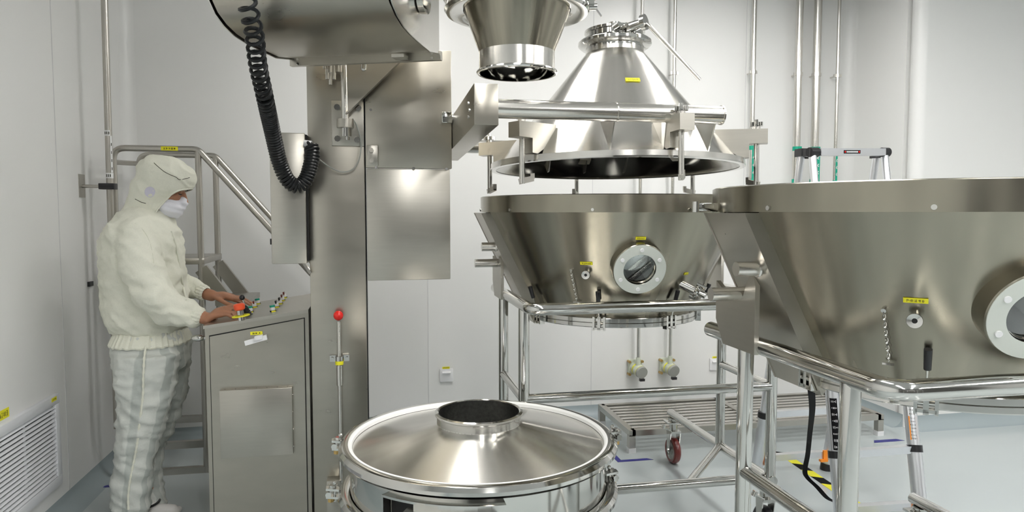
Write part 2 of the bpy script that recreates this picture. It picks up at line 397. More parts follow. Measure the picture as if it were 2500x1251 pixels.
# ================================================================== FLOOR TAPE
def tape(name, pts, label, m='blue', cat='floor tape'):
    o = MB().prism([Vector((p[0], p[1], .0004)) for p in pts], (0, 0, .0012)).build(name, m); return tag(o, label, cat)
p = ph(1541, 1112, 0)
x0, y0_ = p.x-.12, p.y-.10
tape('floor_tape', [(x0, y0_), (x0+.22, y0_), (x0+.19, y0_+.03), (x0+.03, y0_+.03), (x0+.03, y0_+.25), (x0, y0_+.25)], 'blue L-shaped corner tape on floor by near left pallet foot')
p = ph(2166, 1077, 0); tape('floor_tape', [(p.x-.11, p.y-.02), (p.x+.11, p.y-.02), (p.x+.08, p.y+.02), (p.x-.08, p.y+.02)], 'short blue tape on floor by the right pallet foot')
p = ph(268, 1188, 0); tape('floor_tape', [(p.x-.04, p.y-.015), (p.x+.10, p.y-.015), (p.x+.10, p.y+.015), (p.x-.02, p.y+.015)], 'short dark blue tape on floor left of the person')
# hazard tape strip
a = ph(1902, 1103, 0); b_ = ph(2135, 1262, 0)
d = (b_-a).normalized(); L = (b_-a).length+.5; sd = Vector((-d.y, d.x, 0))*.028
b = MB(); n = 14
for i in range(n):
    b.m = i % 2; s0 = a+d*L*i/n; s1 = a+d*L*(i+1)/n; sk = d*.03
    b.prism([Vector((q.x, q.y, .0005)) for q in (s0-sd, s1-sd, s1+sd+sk, s0+sd+sk)], (0, 0, .0012))
tag(b.build('hazard_tape', ['web', 'yel']), 'yellow and black striped hazard tape on floor under the ladder', 'floor tape')

# ================================================================== LOW PALLET RACK
fl, fr, bl = ph(1541, 1105, 0), ph(2157, 1068, 0), ph(1462, 1042, 0)
u0, u1, v0, v1, H_ = fl.x, fr.x+.0, fl.y, fl.y+.56, .14
t = thing('pallet_rack', 'low slatted steel pallet rack by the back wall', 'pallet', ((u0+u1)/2, (v0+v1)/2, 0))
b = MB()
for x in (u0, u1, (u0+u1)/2): b.box(x-.02, x+.02, v0-.02, v1+.02, H_-.035, H_)
b.box(u0, u1, v0-.02, v0+.02, H_-.035, H_); b.box(u0, u1, v1-.02, v1+.02, H_-.035, H_)
b.build('frame', 'rail', t)
for i in range(8):
    y = v0+(v1-v0)*(i+1)/9
    MB().box(u0+.02, u1-.02, y-.014, y+.014, H_-.026, H_-.004, .003).build('slat', 'tube', t)
for x in (u0, u1):
    for y in (v0, v1):
        lg = MB().box(x-.02, x+.02, y-.02, y+.02, .028, H_-.03).build('leg', 'rail', t)
        MB().box(x-.022, x+.022, y-.022, y+.022, 0, .03).build('foot_cap', 'white', lg)

# ================================================================== PLATFORM STAIRS behind the person
va, vb = 4.08, 4.50
def X(px, y, v_): return pv(px, y, v_).x
uL = X(284, 600, va); uP = X(490, 600, va); hT = pv(380, 363, va).z; hP = pv(495, 630, va).z; hR = pv(450, 379, vb).z
t = thing('platform_stairs', 'steel tube access platform with handrails behind the person', 'stairs', ((uL+uP)/2, (va+vb)/2, 0))
slopeend = pv(655, 553, va)
sl = (slopeend.z-hT)/(slopeend.x-uP)
def rail_path(v_, ht, left=True):
    e = Vector((uP+1.05*(hT-.25)/-sl*.0+ (ht-.95)/-sl, v_, .95))
    return fillet([Vector((uL, v_, .09)), Vector((uL, v_, ht)), Vector((uP, v_, ht)), e], .06)
for v_, ht in ((va, hT), (vb, hR)):
    MB().tube(rail_path(v_, ht), .017, n=12).build('handrail', 'rail', t)
    MB().cyl((uP, v_, 0.0), (uP, v_, ht-.005), .017, n=12).build('post', 'rail', t)
MB().cyl((uL, va, hT-.075), (uL+.0, vb, hR-.055), .014, n=12).build('end_rail', 'rail', t)
b = MB(); b.box(uL-.01, uP+.02, va-.015, vb+.015, hP-.035, hP, .003); b.build('platform_deck', 'rail', t)
for i in range(4):
    z = hP*(1-(i+1)/5); x = uP+.05+(i+.6)*.17
    MB().box(x-.09, x+.09, va+.02, vb-.02, z-.03, z).build('step', 'rail', t)
for v_ in (va, vb):
    MB().bar((uP, v_, hP-.06), (uP+.78, v_, .03), .03, .07).build('stringer', 'rail', t)
for v_, z in ((va, .165), (vb, .19)):
    MB().box(uL, uP, v_-.015, v_+.015, z-.02, z+.02).build('base_bar', 'rail', t)
MB().box(uL+.02, uP+.75, va-.015, va+.015, .0, .035).build('floor_bar', 'rail', t)
label_part(t, (X(416, 362, va), va-.0182, hT), (1, 0, 0), (0, 0, 1), .085, .022)

# ================================================================== CONSOLE
VC0 = 3.15
cl = pv(500, 797, VC0); cr = pv(753, 757, VC0)
dslope = (cr.z-cl.z)/(cr.x-cl.x)
def desk_h(u_): return cl.z+dslope*(u_-cl.x)
def pp(x, y, off=0.):      # pixel on the sloped desk plane (+off above it)
    r = ray(x, y); # EYE + r.z t = cl.z + dslope*(r.x t - cl.x) + off
    tt = (cl.z-dslope*cl.x+off-EYE)/(r.z-dslope*r.x); return Vector((0, 0, EYE))+r*tt
VC1 = pp(752, 720).y
u0, u1 = cl.x, cr.x
t = thing('control_console', 'stainless steel control desk with sloped button panel beside the pillar', 'control desk', ((u0+u1)/2, VC0+.2, 0))
b = MB()
b.prism([(u0, VC0, .03), (u1, VC0, .03), (u1, VC0, cr.z-.012), (u0, VC0, cl.z-.012)], (0, VC1-VC0, 0))
b.box(u0+.03, u1-.03, VC0+.04, VC1-.03, 0, .03)
b.build('cabinet', 'brush', t)
b = MB(); b.prism([(u0-.006, VC0-.006, cl.z-.012), (u1+.0, VC0-.006, cr.z-.012), (u1+.0, VC0-.006, cr.z+.002), (u0-.006, VC0-.006, cl.z+.002)], (0, VC1-VC0+.012, 0)); b.build('desk_top', 'brushh', t)
dl, dr = pv(513, 822, VC0), pv(742, 778, VC0)
b = MB(); b.prism([(dl.x-.004, VC0-.001, .05), (dr.x+.004, VC0-.001, .05), (dr.x+.004, VC0-.001, dr.z+.004), (dl.x-.004, VC0-.001, dl.z+.004)], (0, -.001, 0)); b.build('door_gap', 'dark', t)
b = MB(); b.prism([(dl.x, VC0-.002, .054), (dr.x, VC0-.002, .054), (dr.x, VC0-.002, dr.z), (dl.x, VC0-.002, dl.z)], (0, -.006, 0)); dd = b.build('door', 'brush', t)
# door handle, white cam lock
hc = pv(625, 831, VC0-.02)
b = MB(); b.obox(hc, (.045, 0, .012), (0, .008, 0), (-.002, 0, .010)); b.obox(hc+Vector((.012, -.006, .012)), (.016, 0, .003), (0, .012, 0), (0, 0, .009)); b.cyl(hc, hc+Vector((0, .022, 0)), .01)
b.build('handle', 'white', dd)
label_part(dd, pv(626, 814, VC0-.0088), (1, 0, .02), (0, 0, 1), .05, .014, ink='ink', dense=3)
# riveted sub panel
a0, a1 = pv(535, 958, VC0-.035), pv(716, 1110, VC0-.035)
b = MB(); b.box(a0.x, a1.x, VC0-.035, VC0-.008, a1.z, a0.z+.005, .002); bx = b.build('junction_box', 'brushh', t)
b = MB()
for i in range(7): b.cyl((a0.x+.02+(a1.x-a0.x-.04)*i/6, VC0-.03+.012, a0.z+.004), (a0.x+.02+(a1.x-a0.x-.04)*i/6, VC0-.018, a0.z+.008), .0025, n=8)
for i in range(4): b.cyl((a1.x, VC0-.018, a1.z+.03+(a0.z-a1.z-.06)*i/3), (a1.x+.003, VC0-.018, a1.z+.03+(a0.z-a1.z-.06)*i/3), .0025, n=8)
b.build('rivet', 'pol', bx)
# handle knob at left edge
kc = pv(484, 826, VC0+.08)
b = MB(); b.sphere(kc, .02, sc=(1.5, 1, .75)); b.cyl(kc, kc+Vector((.04, 0, 0)), .009); b.build('side_handle', 'pol', t)
kc = pv(755, 727, VC1-.01); b = MB(); b.box(u1-.014, u1+.004, VC1-.03, VC1, cr.z-.01, cr.z+.03, .002); b.build('hinge', 'rail', t)
# buttons
def button(x, y, capm, kind=0, lab=True):
    p_ = pp(x, y); o = MB(); n_ = Vector((-dslope, 0, 1)).normalized()
    o.cyl(p_+n_*.0, p_+n_*.008, .0145, n=16); o.m = 1
    o.cyl(p_+n_*.008, p_+n_*.024, .0105, n=16); o.m = 2
    if kind == 0: o.cyl(p_+n_*.022, p_+n_*.031, .012, n=16)
    elif kind == 1: o.bar(p_+n_*.028-Vector((0, .014, 0)), p_+n_*.028+Vector((0, .014, 0)), .007, .014, up=n_)
    o.m = 3
    o.obox(p_+Vector((.004, -.017, .004)), (.009, 0, .001), (0, .001, 0), (0, 0, .0035))
    ob = o.build('button' if kind == 0 else 'selector_switch', ['black', 'wht', capm, 'yel'], t)
for x, y, cm, kd in ((612, 764, 'dgreen', 0), (622, 752, 'redw', 1), (630, 744, 'dgreen', 0), (667, 762, 'dgreen', 0), (676, 752, 'black', 1), (684, 744, 'hair', 1), (690, 736, 'redw', 1), (695, 729, 'redw', 1)):
    button(x, y, cm, kd)
for x, y in ((640, 741), (627, 763), (703, 728)): label_part(t, pp(x, y, .0006), (1, 0, dslope), (0, 1, 0), .02, .012, 'label_sticker', dense=2)
# emergency stop: orange-red mushroom with yellow guard ring
p_ = pp(590, 783); n_ = Vector((-dslope, 0, 1)).normalized()
b = MB(); b.cyl(p_, p_+n_*.05, .014, n=16); es = b.build('emergency_stop', 'pol', t)
b = MB(); b.lathe([(0, .075), (.018, .074), (.024, .068), (.022, .05), (.016, .045), (0, .045)], p_, n=24, axis=n_); b.build('stop_button', 'orred', es)
b = MB(); b.lathe([(.024, .018), (.037, .018), (.037, .023), (.024, .023), (.024, .018)], p_, n=28, axis=n_); b.build('guard_ring', 'yel', es)
# joystick
p_ = pp(603, 771)
b = MB(); prof = [(.026, .0)]
for i in range(5): prof += [(.026-.004*i, .004+.009*i), (.021-.0035*i, .008+.009*i)]
b.lathe(prof+[(0, .05)], p_, n=20, axis=n_); js = b.build('joystick', 'rubber', t)
tp = pv(591, 727, p_.y)
b = MB(); b.cyl(p_+n_*.045, tp, .0035, n=10); b.build('stick', 'pol', js)
b = MB(); b.sphere(tp, .0125); b.build('knob', 'black', js)

# ================================================================== LIFT PILLAR
VP = 3.16
u0, u1 = pv(756, 620, VP).x, pv(893, 620, VP).x
t = thing('lift_pillar', 'tall square brushed steel lifting pillar beside the control desk', 'pillar', ((u0+u1)/2, VP+.13, 0))
MB().box(u0, u1, VP, VP+.26, 0, 2.95, .003).build('column', 'brush', t)
MB().box(u0-.05, u1+.05, VP-.05, VP+.3, 0, .02, .003).build('base_plate', 'brush', t)
ua_, ub_ = u1+.003, pv(1108, 250, VP-.02).x-.010
zt, zm, zb = pv(1000, 119, VP-.02).z, pv(1000, 411, VP-.02).z, pv(1000, 684, VP-.01).z
MB().box(u1-.001, u1+.004, VP+.01, VP+.2, .3, 2.9).build('seam_strip', 'dark', t)
MB().box(ua_+.002, ub_, VP-.02, VP+.03, zm, zt, .003).build('upper_cover', 'brush', t)
cp = MB().box(ua_+.004, ub_-.008, VP-.012, VP+.03, zb, zm-.003, .004).build('lower_cover', 'brushh', t)
b = MB()
for x, y in ((905, 268), (918, 409), (1010, 411), (1090, 413)):
    p = pv(x, y, VP-.022); b.cyl(p, p+Vector((0, .012, 0)), .006, n=10)
b.build('screw', 'pol', t)
# square hinge bracket at left of the cover and cube hinge at right
a0 = pv(909, 380, VP-.03); b = MB(); b.box(a0.x-.024, a0.x+.024, VP-.032, VP-.018, a0.z-.045, a0.z+.045, .002)
for dz_ in (-.022, .022): b.cyl((a0.x-.004, VP-.042, a0.z+dz_), (a0.x-.004, VP-.03, a0.z+dz_), .011, n=6, sm=False)
b.build('cover_bracket', 'brushh', t)
a0 = pv(1092, 288, VP-.04); b = MB(); b.box(a0.x-.026, a0.x+.020, VP-.06, VP-.02, a0.z-.024, a0.z+.024, .003)
for s_ in (-1, 1): b.cyl((a0.x+.03, VP-.04, a0.z+s_*.014), (a0.x+.055, VP-.04, a0.z+s_*.014), .009, n=8)
b.cyl((a0.x+.015, VP-.04, a0.z), (a0.x+.07, VP-.04, a0.z), .012, n=12)
b.build('latch_block', 'pol', t)
# mounting plate with bolts and pivot
a0, a1 = pv(809, 246, VP-.01), pv(889, 357, VP-.01)
MB().box(a0.x, a1.x, VP-.010, VP, a1.z, a0.z, .001).build('mount_plate', 'brushh', t)
for px, py in ((823, 262), (875, 264), (824, 339), (872, 342)):
    p = pv(px, py, VP-.016); MB().cyl(p+Vector((0, -.008, 0)), p+Vector((0, .006, 0)), .0135, n=8, sm=False).build('bolt', 'pol', t)
p = pv(843, 302, VP-.06)
b = MB(); b.lathe([(0, -.018), (.036, -.018), (.036, .018), (0, .018)], p, n=28); b.box(p.x-.03, p.x+.03, VP-.06, VP, p.z-.016, p.z+.016); b.build('pivot_collar', 'brushh', t)
b = MB(); b.cyl(p+Vector((.004, 0, -.055)), p+Vector((.004, 0, -.018)), .022, n=20); b.cyl(p+Vector((.008, 0, -.07)), p+Vector((.008, 0, -.05)), .009); b.build('pivot_nut', 'pol', t)
b = MB(); b.cyl(p+Vector((0, 0, .015)), p+Vector((-.004, 0, .42)), .015, n=16); b.bar(p+Vector((.018, .01, .12)), p+Vector((.014, .01, .42)), .012, .012); b.build('actuator_rod', 'tube', t)
# hanging pneumatic fittings
b = MB()
for px, y0q, y1q, r in ((793, 140, 168, 4), (800, 140, 194, 5), (806, 140, 178, 8), (807, 170, 207, 4), (815, 140, 194, 5), (825, 140, 176, 6), (831, 140, 176, 4)):
    q0, q1 = pv(px, y0q, VP-.08), pv(px, y1q, VP-.08); b.cyl(q0, q1, r/560, n=10)
b.build('fitting', 'tube', t)
b = MB(); q0, q1 = pv(890, 140, VP-.14), pv(888, 168, VP-.14); b.cyl(q0, q1, .012, .012); b.sphere(q1, .012); b.build('pin', 'pol', t)
# gusset plate
g0, g1, g2 = pv(1000, 132, VP-.07), pv(846, 278, VP-.07), pv(838, 132, VP-.07)
b = MB(); b.prism([g0+Vector((.06, 0, .07)), g1, pv(842, 270, VP-.07), g2+Vector((0, 0, .07))], (0, .008, 0)); b.bar(g0+Vector((.06, .0, .07)), g1, .05, .006, up=(0, 0, 1)); b.build('gusset', 'brush', t)
# thin grey cable looping
pts = [pv(861, 290, VP-.05), pv(872, 310, VP-.04), pv(881, 345, VP-.03), pv(878, 385, VP-.03), pv(862, 413, VP-.03), pv(835, 420, VP-.03), pv(805, 408, VP-.04), pv(775, 386, VP-.06)]
def smooth_path(pts, n=8):
    out = []; P = [pts[0]]+pts+[pts[-1]]
    for i in range(1, len(P)-2):
        for k_ in range(n):
            s_ = k_/n; a, b2, c_, d_ = P[i-1], P[i], P[i+1], P[i+2]
            out.append(.5*((2*b2)+(c_-a)*s_+(2*a-5*b2+4*c_-d_)*s_*s_+(3*b2-a-3*c_+d_)*s_**3))
    return out+[P[-1]]
MB().tube(smooth_path(pts), .0032, n=8).build('sensor_cable', 'lens', t)
# side box
a0, a1 = pv(657, 323, VP-.06), pv(751, 644, VP-.06)
t2 = thing('side_cabinet', 'shallow brushed steel box mounted on left side of the pillar', 'cabinet', ((a0.x+a1.x)/2, VP, a1.z))
MB().box(a0.x, a1.x-.003, VP-.06, VP+.12, a1.z, a0.z, .004).build('housing', 'brushh', t2)
MB().box(a1.x-.004, a1.x+.004, VP-.04, VP+.1, a1.z+.01, a0.z-.005).build('gap_seal', 'dark', t2)
MB().box(a0.x-.010, a0.x, VP-.03, VP+.0, pv(652, 597, VP).z, pv(652, 583, VP).z).build('gland', 'black', t2)
q = pv(750, 350, VP-.07); MB().cyl(q+Vector((-.012, 0, 0)), q+Vector((.018, -.005, -.004)), .014, n=14).build('cable_gland', 'white', t2)
MB().bar(pv(738, 640, VP-.03), pv(757, 668, VP-.02), .012, .012).build('strut', 'rail', t2)

# ------------------------------------------------------------------ lever rod with red knob in front of the pillar
VL = VP-.035
t = thing('locking_lever', 'vertical steel rod with red ball knob on the pillar front', 'lever', pv(828, 1251, VL))
a0 = pv(827, 785, VL); a1 = pv(829, 1195, VL)
MB().cyl((a0.x, VL, a1.z), (a0.x, VL, a0.z), .008, n=14).build('rod', 'tube', t)
MB().sphere(pv(826, 771, VL), .0215, 20).build('knob', 'red', t)
s0, s1 = pv(828, 893, VL), pv(828, 941, VL); MB().cyl((a0.x, VL, s1.z), (a0.x, VL, s0.z), .0135, n=16).build('sleeve', 'tube', t)
z = pv(828, 877, VL).z; b = MB(); b.box(a0.x-.042, a0.x-.014, VP-.012, VP, z-.016, z+.012); b.box(a0.x+.014, a0.x+.042, VP-.012, VP, z-.016, z+.012); b.cyl((a0.x, VL, z-.02), (a0.x, VL, z+.012), .017, n=16)
for s_ in (-1, 1): b.cyl((a0.x+s_*.032, VP-.02, z-.002), (a0.x+s_*.032, VP-.01, z-.002), .007, n=8)
b.build('guide_bracket', 'pol', t)
z = pv(828, 886, VL).z; MB().cyl((a0.x, VL, z-.008), (a0.x, VL, z+.008), .0178, n=16, cap=False).build('label_sticker', 'yel', t)
a0, a1 = pv(797, 1176, VL-.02), pv(834, 1251, VL-.02)
b = MB(); b.box(a0.x, a1.x, VL-.02, VP, 0.02, a0.z, .002); 
for dx in (0, .03): b.cyl((a0.x+.012+dx, VL-.035, a0.z-.02), (a0.x+.012+dx, VL-.02, a0.z-.02), .008, n=8)
b.build('foot_bracket', 'brushh', t)

# ================================================================== HOIST HEAD (curved housing top)
e1 = Vector((-math.cos(math.radians(21.9)), math.sin(math.radians(21.9)), 0)); e2 = Vector((math.sin(math.radians(21.9)), math.cos(math.radians(21.9)), 0))
P0 = Vector((.257, 2.753, 0)); LEN = .625
t = thing('hoist_housing', 'curved steel hoist housing overhanging the pillar top', 'machine housing', (P0.x, P0.y, 2.07))
def HP(l, s_, h): return P0+e1*l-e2*s_+Vector((0, 0, h))
prof = [(0., 2.075), (.12, 2.055), (.234, 2.058), (.32, 2.062), (.40, 2.072), (.46, 2.09), (.51, 2.117), (.545, 2.155), (.565, 2.205), (.57, 2.27), (.57, 2.9), (0, 2.9)]
b = MB()
A = [b.v(HP(.012, s_, h)) for s_, h in prof]; B = [b.v(HP(LEN-.012, s_, h)) for s_, h in prof]
for i in range(len(prof)): j = (i+1) % len(prof); b.f([A[i], A[j], B[j], B[i]], i < 9)
b.f(A); b.f(B[::-1]); b.build('belly_plate', 'brush', t)
for l0 in (0, LEN-.004):
    MB().prism([HP(l0, s_, h-(.006 if h < 2.8 else 0)) for s_, h in prof], e1*.004).build('end_plate', 'lid', t)
# inner step seam and front bar
b = MB(); b.obox(HP(LEN/2, -.012, 2.062), e1*(LEN/2+.005), e2*.012, Vector((0, 0, .017))); b.build('lower_bar', 'brushh', t)
b = MB()
for l in (.03, LEN-.03):
    for h in (2.052, 2.07): b.cyl(HP(l, .002, h), HP(l, -.004, h), .006, n=8)
b.build('screw', 'pol', t)
MB().prism([HP(.12, .02, 2.046), HP(.17, .02, 2.046), HP(.17, .07, 2.046), HP(.12, .07, 2.046)], (0, 0, .012)).build('pad', 'lid', t)
MB().lathe([(0, .0), (.052, 0), (.052, .022), (.046, .026), (0, .026)], HP(-.026, .24, pv(1028, -8, 2.5).z), n=28, axis=e1).build('end_cap', 'pol', t)

# ================================================================== SPIRAL CABLE
t = thing('spiral_cable', 'black coiled cable drooping from the hoist housing to the side box', 'cable', pv(730, 462, VP-.14))
cp_ = [pv(592, -70, 2.27), pv(602, 0, 2.30), pv(620, 80, 2.38), pv(630, 160, 2.53), pv(645, 230, 2.70), pv(658, 290, 2.85), pv(670, 345, 2.93), pv(682, 395, 2.98), pv(700, 437, 3.0), pv(724, 455, 3.02), pv(746, 440, 3.03), pv(758, 405, 3.04), pv(763, 375, 3.05), pv(758, 355, 3.06)]
path = smooth_path(cp_, 24)
cum = [0]
for a, b2 in zip(path, path[1:]): cum.append(cum[-1]+(b2-a).length)
tot = cum[-1]
pts = []; ang = 0; s_ = 0.; idx = 0; x = None; step = .0016
while s_ < tot-.003:
    while cum[idx+1] < s_: idx += 1
    k_ = (s_-cum[idx])/(cum[idx+1]-cum[idx]); p = path[idx].lerp(path[idx+1], k_); d = (path[idx+1]-path[idx]).normalized()
    if x is None: x, y = basis(d)
    x = (x-d*x.dot(d)).normalized(); y = d.cross(x)
    fr = s_/tot
    pitch = .040 if fr < .42 else .040-(.040-.0125)*min(1, (fr-.42)/.1)
    R_ = .026
    pts.append(p+(x*math.cos(ang)+y*math.sin(ang))*R_); da = .42; ang += da; s_ += pitch*da/(2*PI)
MB().tube(pts, .0065, n=6).build('coil', 'rubber', t)
MB().tube(smooth_path([cp_[-1], pv(752, 348, VP-.08), q+Vector((.02, -.003, 0))]), .007, n=8).build('cable_end', 'rubber', t)

# ================================================================== LID LIFTER (arm + cone lid)
LU, LV = 1.085, 3.055
tilt = math.radians(-1.7)
t = thing('cone_lid_arm', 'big steel cone lid on a two-tube lifting arm, hanging above the left tank', 'lid lifter', (LU, LV, 1.648), (tilt, 0, 0))
Z0 = 1.648
def L(x, y, z): return (x, y, z)      # local coordinates, keep=True
R_ = .567
b = MB(); b.lathe([(R_, 0), (R_, .024), (R_-.03, .026), (.132, .522), (.132, .54)], n=96)
b.build('cone', 'lid', t, keep=True)
b = MB(); b.lathe([(.125, .53), (R_-.045, .02), (R_-.02, 0)], n=96); b.build('cone_lining', 'lin', t, keep=True)
b = MB(); b.lathe([(R_-.022, -.003), (R_+.002, -.003), (R_+.002, .003), (R_-.022, .002)], n=96); b.build('rim_seal', 'pol', t, keep=True)
b = MB(); b.lathe([(.132, .532), (.132, .548), (.156, .553), (.166, .562), (.166, .574), (.156, .583), (.140, .587), (.128, .592), (.128, .612), (.137, .616), (.137, .626), (.122, .630), (0, .632)], n=64); b.build('neck_clamp', 'pol', t, keep=True)
b = MB(); b.lathe([(0, .0), (.028, .0), (.028, .035), (.022, .033), (0, .037)], (0, 0, .630), n=20); b.build('neck_knob', 'pol', t, keep=True)
# label on cone
az = math.radians(-94); rr = .275
hz = .026+(.537-rr)/(.405)*.496
nrm = Vector((math.cos(az)*.775, math.sin(az)*.775, .632)); cpos = Vector((rr*math.cos(az), rr*math.sin(az), hz))
tw = world(t)
c_w = tw @ (cpos+nrm*.003); ux = tw.to_3x3() @ Vector((-math.sin(az), math.cos(az), 0)); uy = tw.to_3x3() @ (nrm.cross(Vector((-math.sin(az), math.cos(az), 0))).normalized())
label_part(t, c_w, ux, uy, .062, .022)
# valve with long lever
b = MB(); q0 = Vector((.018, -.125, .606))
b.cyl(q0+Vector((0, 0, 0)), q0+Vector((.05, -.05, .012)), .024, .02, n=18); b.cyl(q0+Vector((.045, -.045, .012)), q0+Vector((.058, -.058, .014)), .034, n=24)
for dx in (-.06, -.03): b.cyl(q0+Vector((dx, .0, 0)), q0+Vector((dx+.012, -.03, .005)), .012)
b.build('valve', 'pol', t, keep=True)
c1 = q0+Vector((.060, -.060, .006))
iv = tw.inverted()
tipL = iv @ pv(1708, 195, 2.84)
b = MB(); b.tube(fillet([c1, c1+Vector((.012, -.008, -.014)), tipL], .01), .0085, n=12); b.build('lever', 'tube', t, keep=True)
# arm tubes
vf, vr = 2.50, 3.60
t1 = .0345
def W(x, y, z): return iv @ Vector((x, y, z))
def rp(pxy, v_): return iv @ pv(pxy[0], pxy[1], v_)
f0, f1 = rp((1215, 263), vf), rp((1762, 284), vf)
fz = (f0.z+f1.z)/2; fy = (f0.y+f1.y)/2
MB().cyl((f0.x-.02, fy, fz), (f1.x, fy, fz), t1, n=32).build('front_arm_tube', 'tube', t, keep=True)
x_s = rp((1503, 275), vf).x
b = MB()
for xx in (x_s, f1.x-.006): b.cyl((xx, fy, fz), (xx+.006, fy, fz), t1+.003, n=32)
b.build('weld_ring', 'tube', t, keep=True)
r0 = rp((1180, 357), vr)
MB().cyl((f0.x-.02, r0.y, fz), (f1.x+.05, r0.y, fz), t1, n=32).build('rear_arm_tube', 'tube', t, keep=True)
# crossbeam
c0, c1b = rp((1157, 205), vf-.05), rp((1217, 295), vf-.05)
MB().box(c0.x, c1b.x, c0.y, r0.y+.06, fz-.068, fz+.078, .003).build('crossbeam', 'brush', t, keep=True)
b = MB()
for yy, zz in ((.13, .03), (.13, -.02), (.10, .0)): b.cyl((c0.x-.005, c0.y+yy, fz+zz), (c0.x+.002, c0.y+yy, fz+zz), .006, n=10)
b.build('screw', 'pol', t, keep=True)
# carriage block reaching behind the covers
MB().box(iv.translation.x*0+(.02-LU), c0.x+.01, 3.22-LV, 3.40-LV, fz-.06, fz+.07).build('carriage', 'brush', t, keep=True)
# gussets from tubes down to cone skirt
def gus(xx, sgn, yy):
    r_here = lambda z_: .537-(z_-.026)/.496*.405
    zt = fz-t1*.3
    b = MB(); y_in = -math.sqrt(max(0, r_here(zt)**2-xx**2)) if abs(xx) < r_here(zt) else 0
    y_lo = -math.sqrt(max(.0004, (R_-.035)**2-xx**2))
    poly = [(xx, sgn*(-y_in)*-1 if 0 else sgn*-y_in*-1, zt), (xx, 0, 0)]
    ysgn = -1 if sgn < 0 else 1
    P = [(xx-.0025, yy, zt), (xx-.0025, ysgn*abs(y_lo), .024), (xx-.0025, ysgn*abs(y_lo)*.90, .03), (xx-.0025, ysgn*abs(y_in)*.98, zt)]
    b.prism(P, (.005, 0, 0)); b.build('gusset', 'lid', t, keep=True)
for xx in (x_s, (x_s+f1.x)/2-.01, f1.x-.02):
    gus(xx, -1, fy); gus(xx, 1, r0.y)
# clamps round the rim
for i in range(6):
    a = math.radians(-90+60*i+ (0 if i else 4)); cu, su = math.cos(a), math.sin(a); rd = Vector((cu, su, 0)); tg = Vector((-su, cu, 0))
    if i == 5: a = math.radians(-90-56); cu, su = math.cos(a), math.sin(a); rd = Vector((cu, su, 0)); tg = Vector((-su, cu, 0))
    ra = .612; bz = .11
    cl_ = bpy.data.objects.new('rim_clamp', None); C.objects.link(cl_); cl_.parent = t; cl_.empty_display_size = .05
    b = MB()
    pl = [rd*.44+Vector((0, 0, bz+.045)), rd*(ra+.045)+Vector((0, 0, bz+.038)), rd*(ra+.045)+Vector((0, 0, bz-.022)), rd*(ra-.03)+Vector((0, 0, bz-.022)), rd*(ra-.03)+Vector((0, 0, .03)), rd*(ra-.06)+Vector((0, 0, .028)), rd*.45+Vector((0, 0, .09))]
    for q_ in (-1,):
        b.prism([p_-tg*.03 for p_ in pl], tg*.06)
    b.build('bracket', 'brushh', cl_, keep=True)
    pr = rd*ra
    b = MB(); b.cyl(pr+Vector((0, 0, -.092)), pr+Vector((0, 0, bz+.05)), .0115, n=14); b.cyl(pr+Vector((0, 0, bz+.038)), pr+Vector((0, 0, bz+.052)), .016, n=12)
    b.build('rod', 'tube', cl_, keep=True)
    b = MB()
    hd = (-rd*.8+tg*.6).normalized()
    b.bar(pr+Vector((0, 0, -.085))-hd*.012, pr+Vector((0, 0, -.072))+hd*.045, .018, .022); b.bar(pr+hd*.042+Vector((0, 0, -.075)), pr+hd*.042+Vector((0, 0, -.052)), .016, .014, up=hd)
    b.build('hook', 'brushh', cl_, keep=True)
    b = MB(); kc_ = pr+Vector((0, 0, bz+.062)); b.cyl(kc_-Vector((0, 0, .009)), kc_+Vector((0, 0, .009)), .017, n=18); b.cyl(kc_, kc_+Vector((0, 0, .02)), .008, n=10)
    for k_ in range(6):
        aa = k_*PI/3; b.cyl(kc_+Vector((math.cos(aa)*.021, math.sin(aa)*.021, -.008)), kc_+Vector((math.cos(aa)*.021, math.sin(aa)*.021, .008)), .0078, n=10)
    b.build('star_knob', 'pol', cl_, keep=True)

# ================================================================== UPPER FUNNEL
FV = 2.55
cen = pv(1262, 182, FV); fz0 = cen.z
t = thing('discharge_funnel', 'steel funnel hanging from above, between pillar and cone lid', 'funnel', (cen.x, FV, fz0))
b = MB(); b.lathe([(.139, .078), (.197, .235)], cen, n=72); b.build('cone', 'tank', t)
b = MB(); b.lathe([(.143, .012), (.139, .014), (.139, .078)], cen, n=72); b.build('neck', 'lid', t)
b = MB(); b.lathe([(.135, .0), (.137, .08), (.192, .235)], cen, n=72); b.build('lining', 'mirror', t)
b = MB(); b.tube([cen+Vector((math.cos(2*PI*i/64)*.1435, math.sin(2*PI*i/64)*.1435, .006)) for i in range(64)], .0062, n=8, closed=True); b.build('outlet_rim', 'pol', t)
b = MB(); b.lathe([(.197, .228), (.235, .215), (.258, .217), (.266, .228), (.262, .243), (.245, .25), (.262, .255), (.27, .268), (.262, .282), (.235, .286), (.235, .32), (.23, .36), (.23, .95)], cen, n=72); b.build('clamp_flange', 'pol', t)
b = MB(); rd = Vector((math.cos(math.radians(-18)), math.sin(math.radians(-18)), 0)); q0 = cen+rd*.262+Vector((0, 0, .235))
b.obox(q0+Vector((0, 0, .03)), rd*.02, Vector((-rd.y, rd.x, 0))*.02, (0, 0, .025)); b.cyl(q0, q0+rd*.03, .012); b.bar(q0+rd*.02, q0+rd*.045+Vector((0, 0, -.035)), .012, .006); b.cyl(q0+rd*.01+Vector((0, 0, .03)), q0+rd*.03+Vector((0, 0, .045)), .014)
b.build('clamp_latch', 'pol', t)

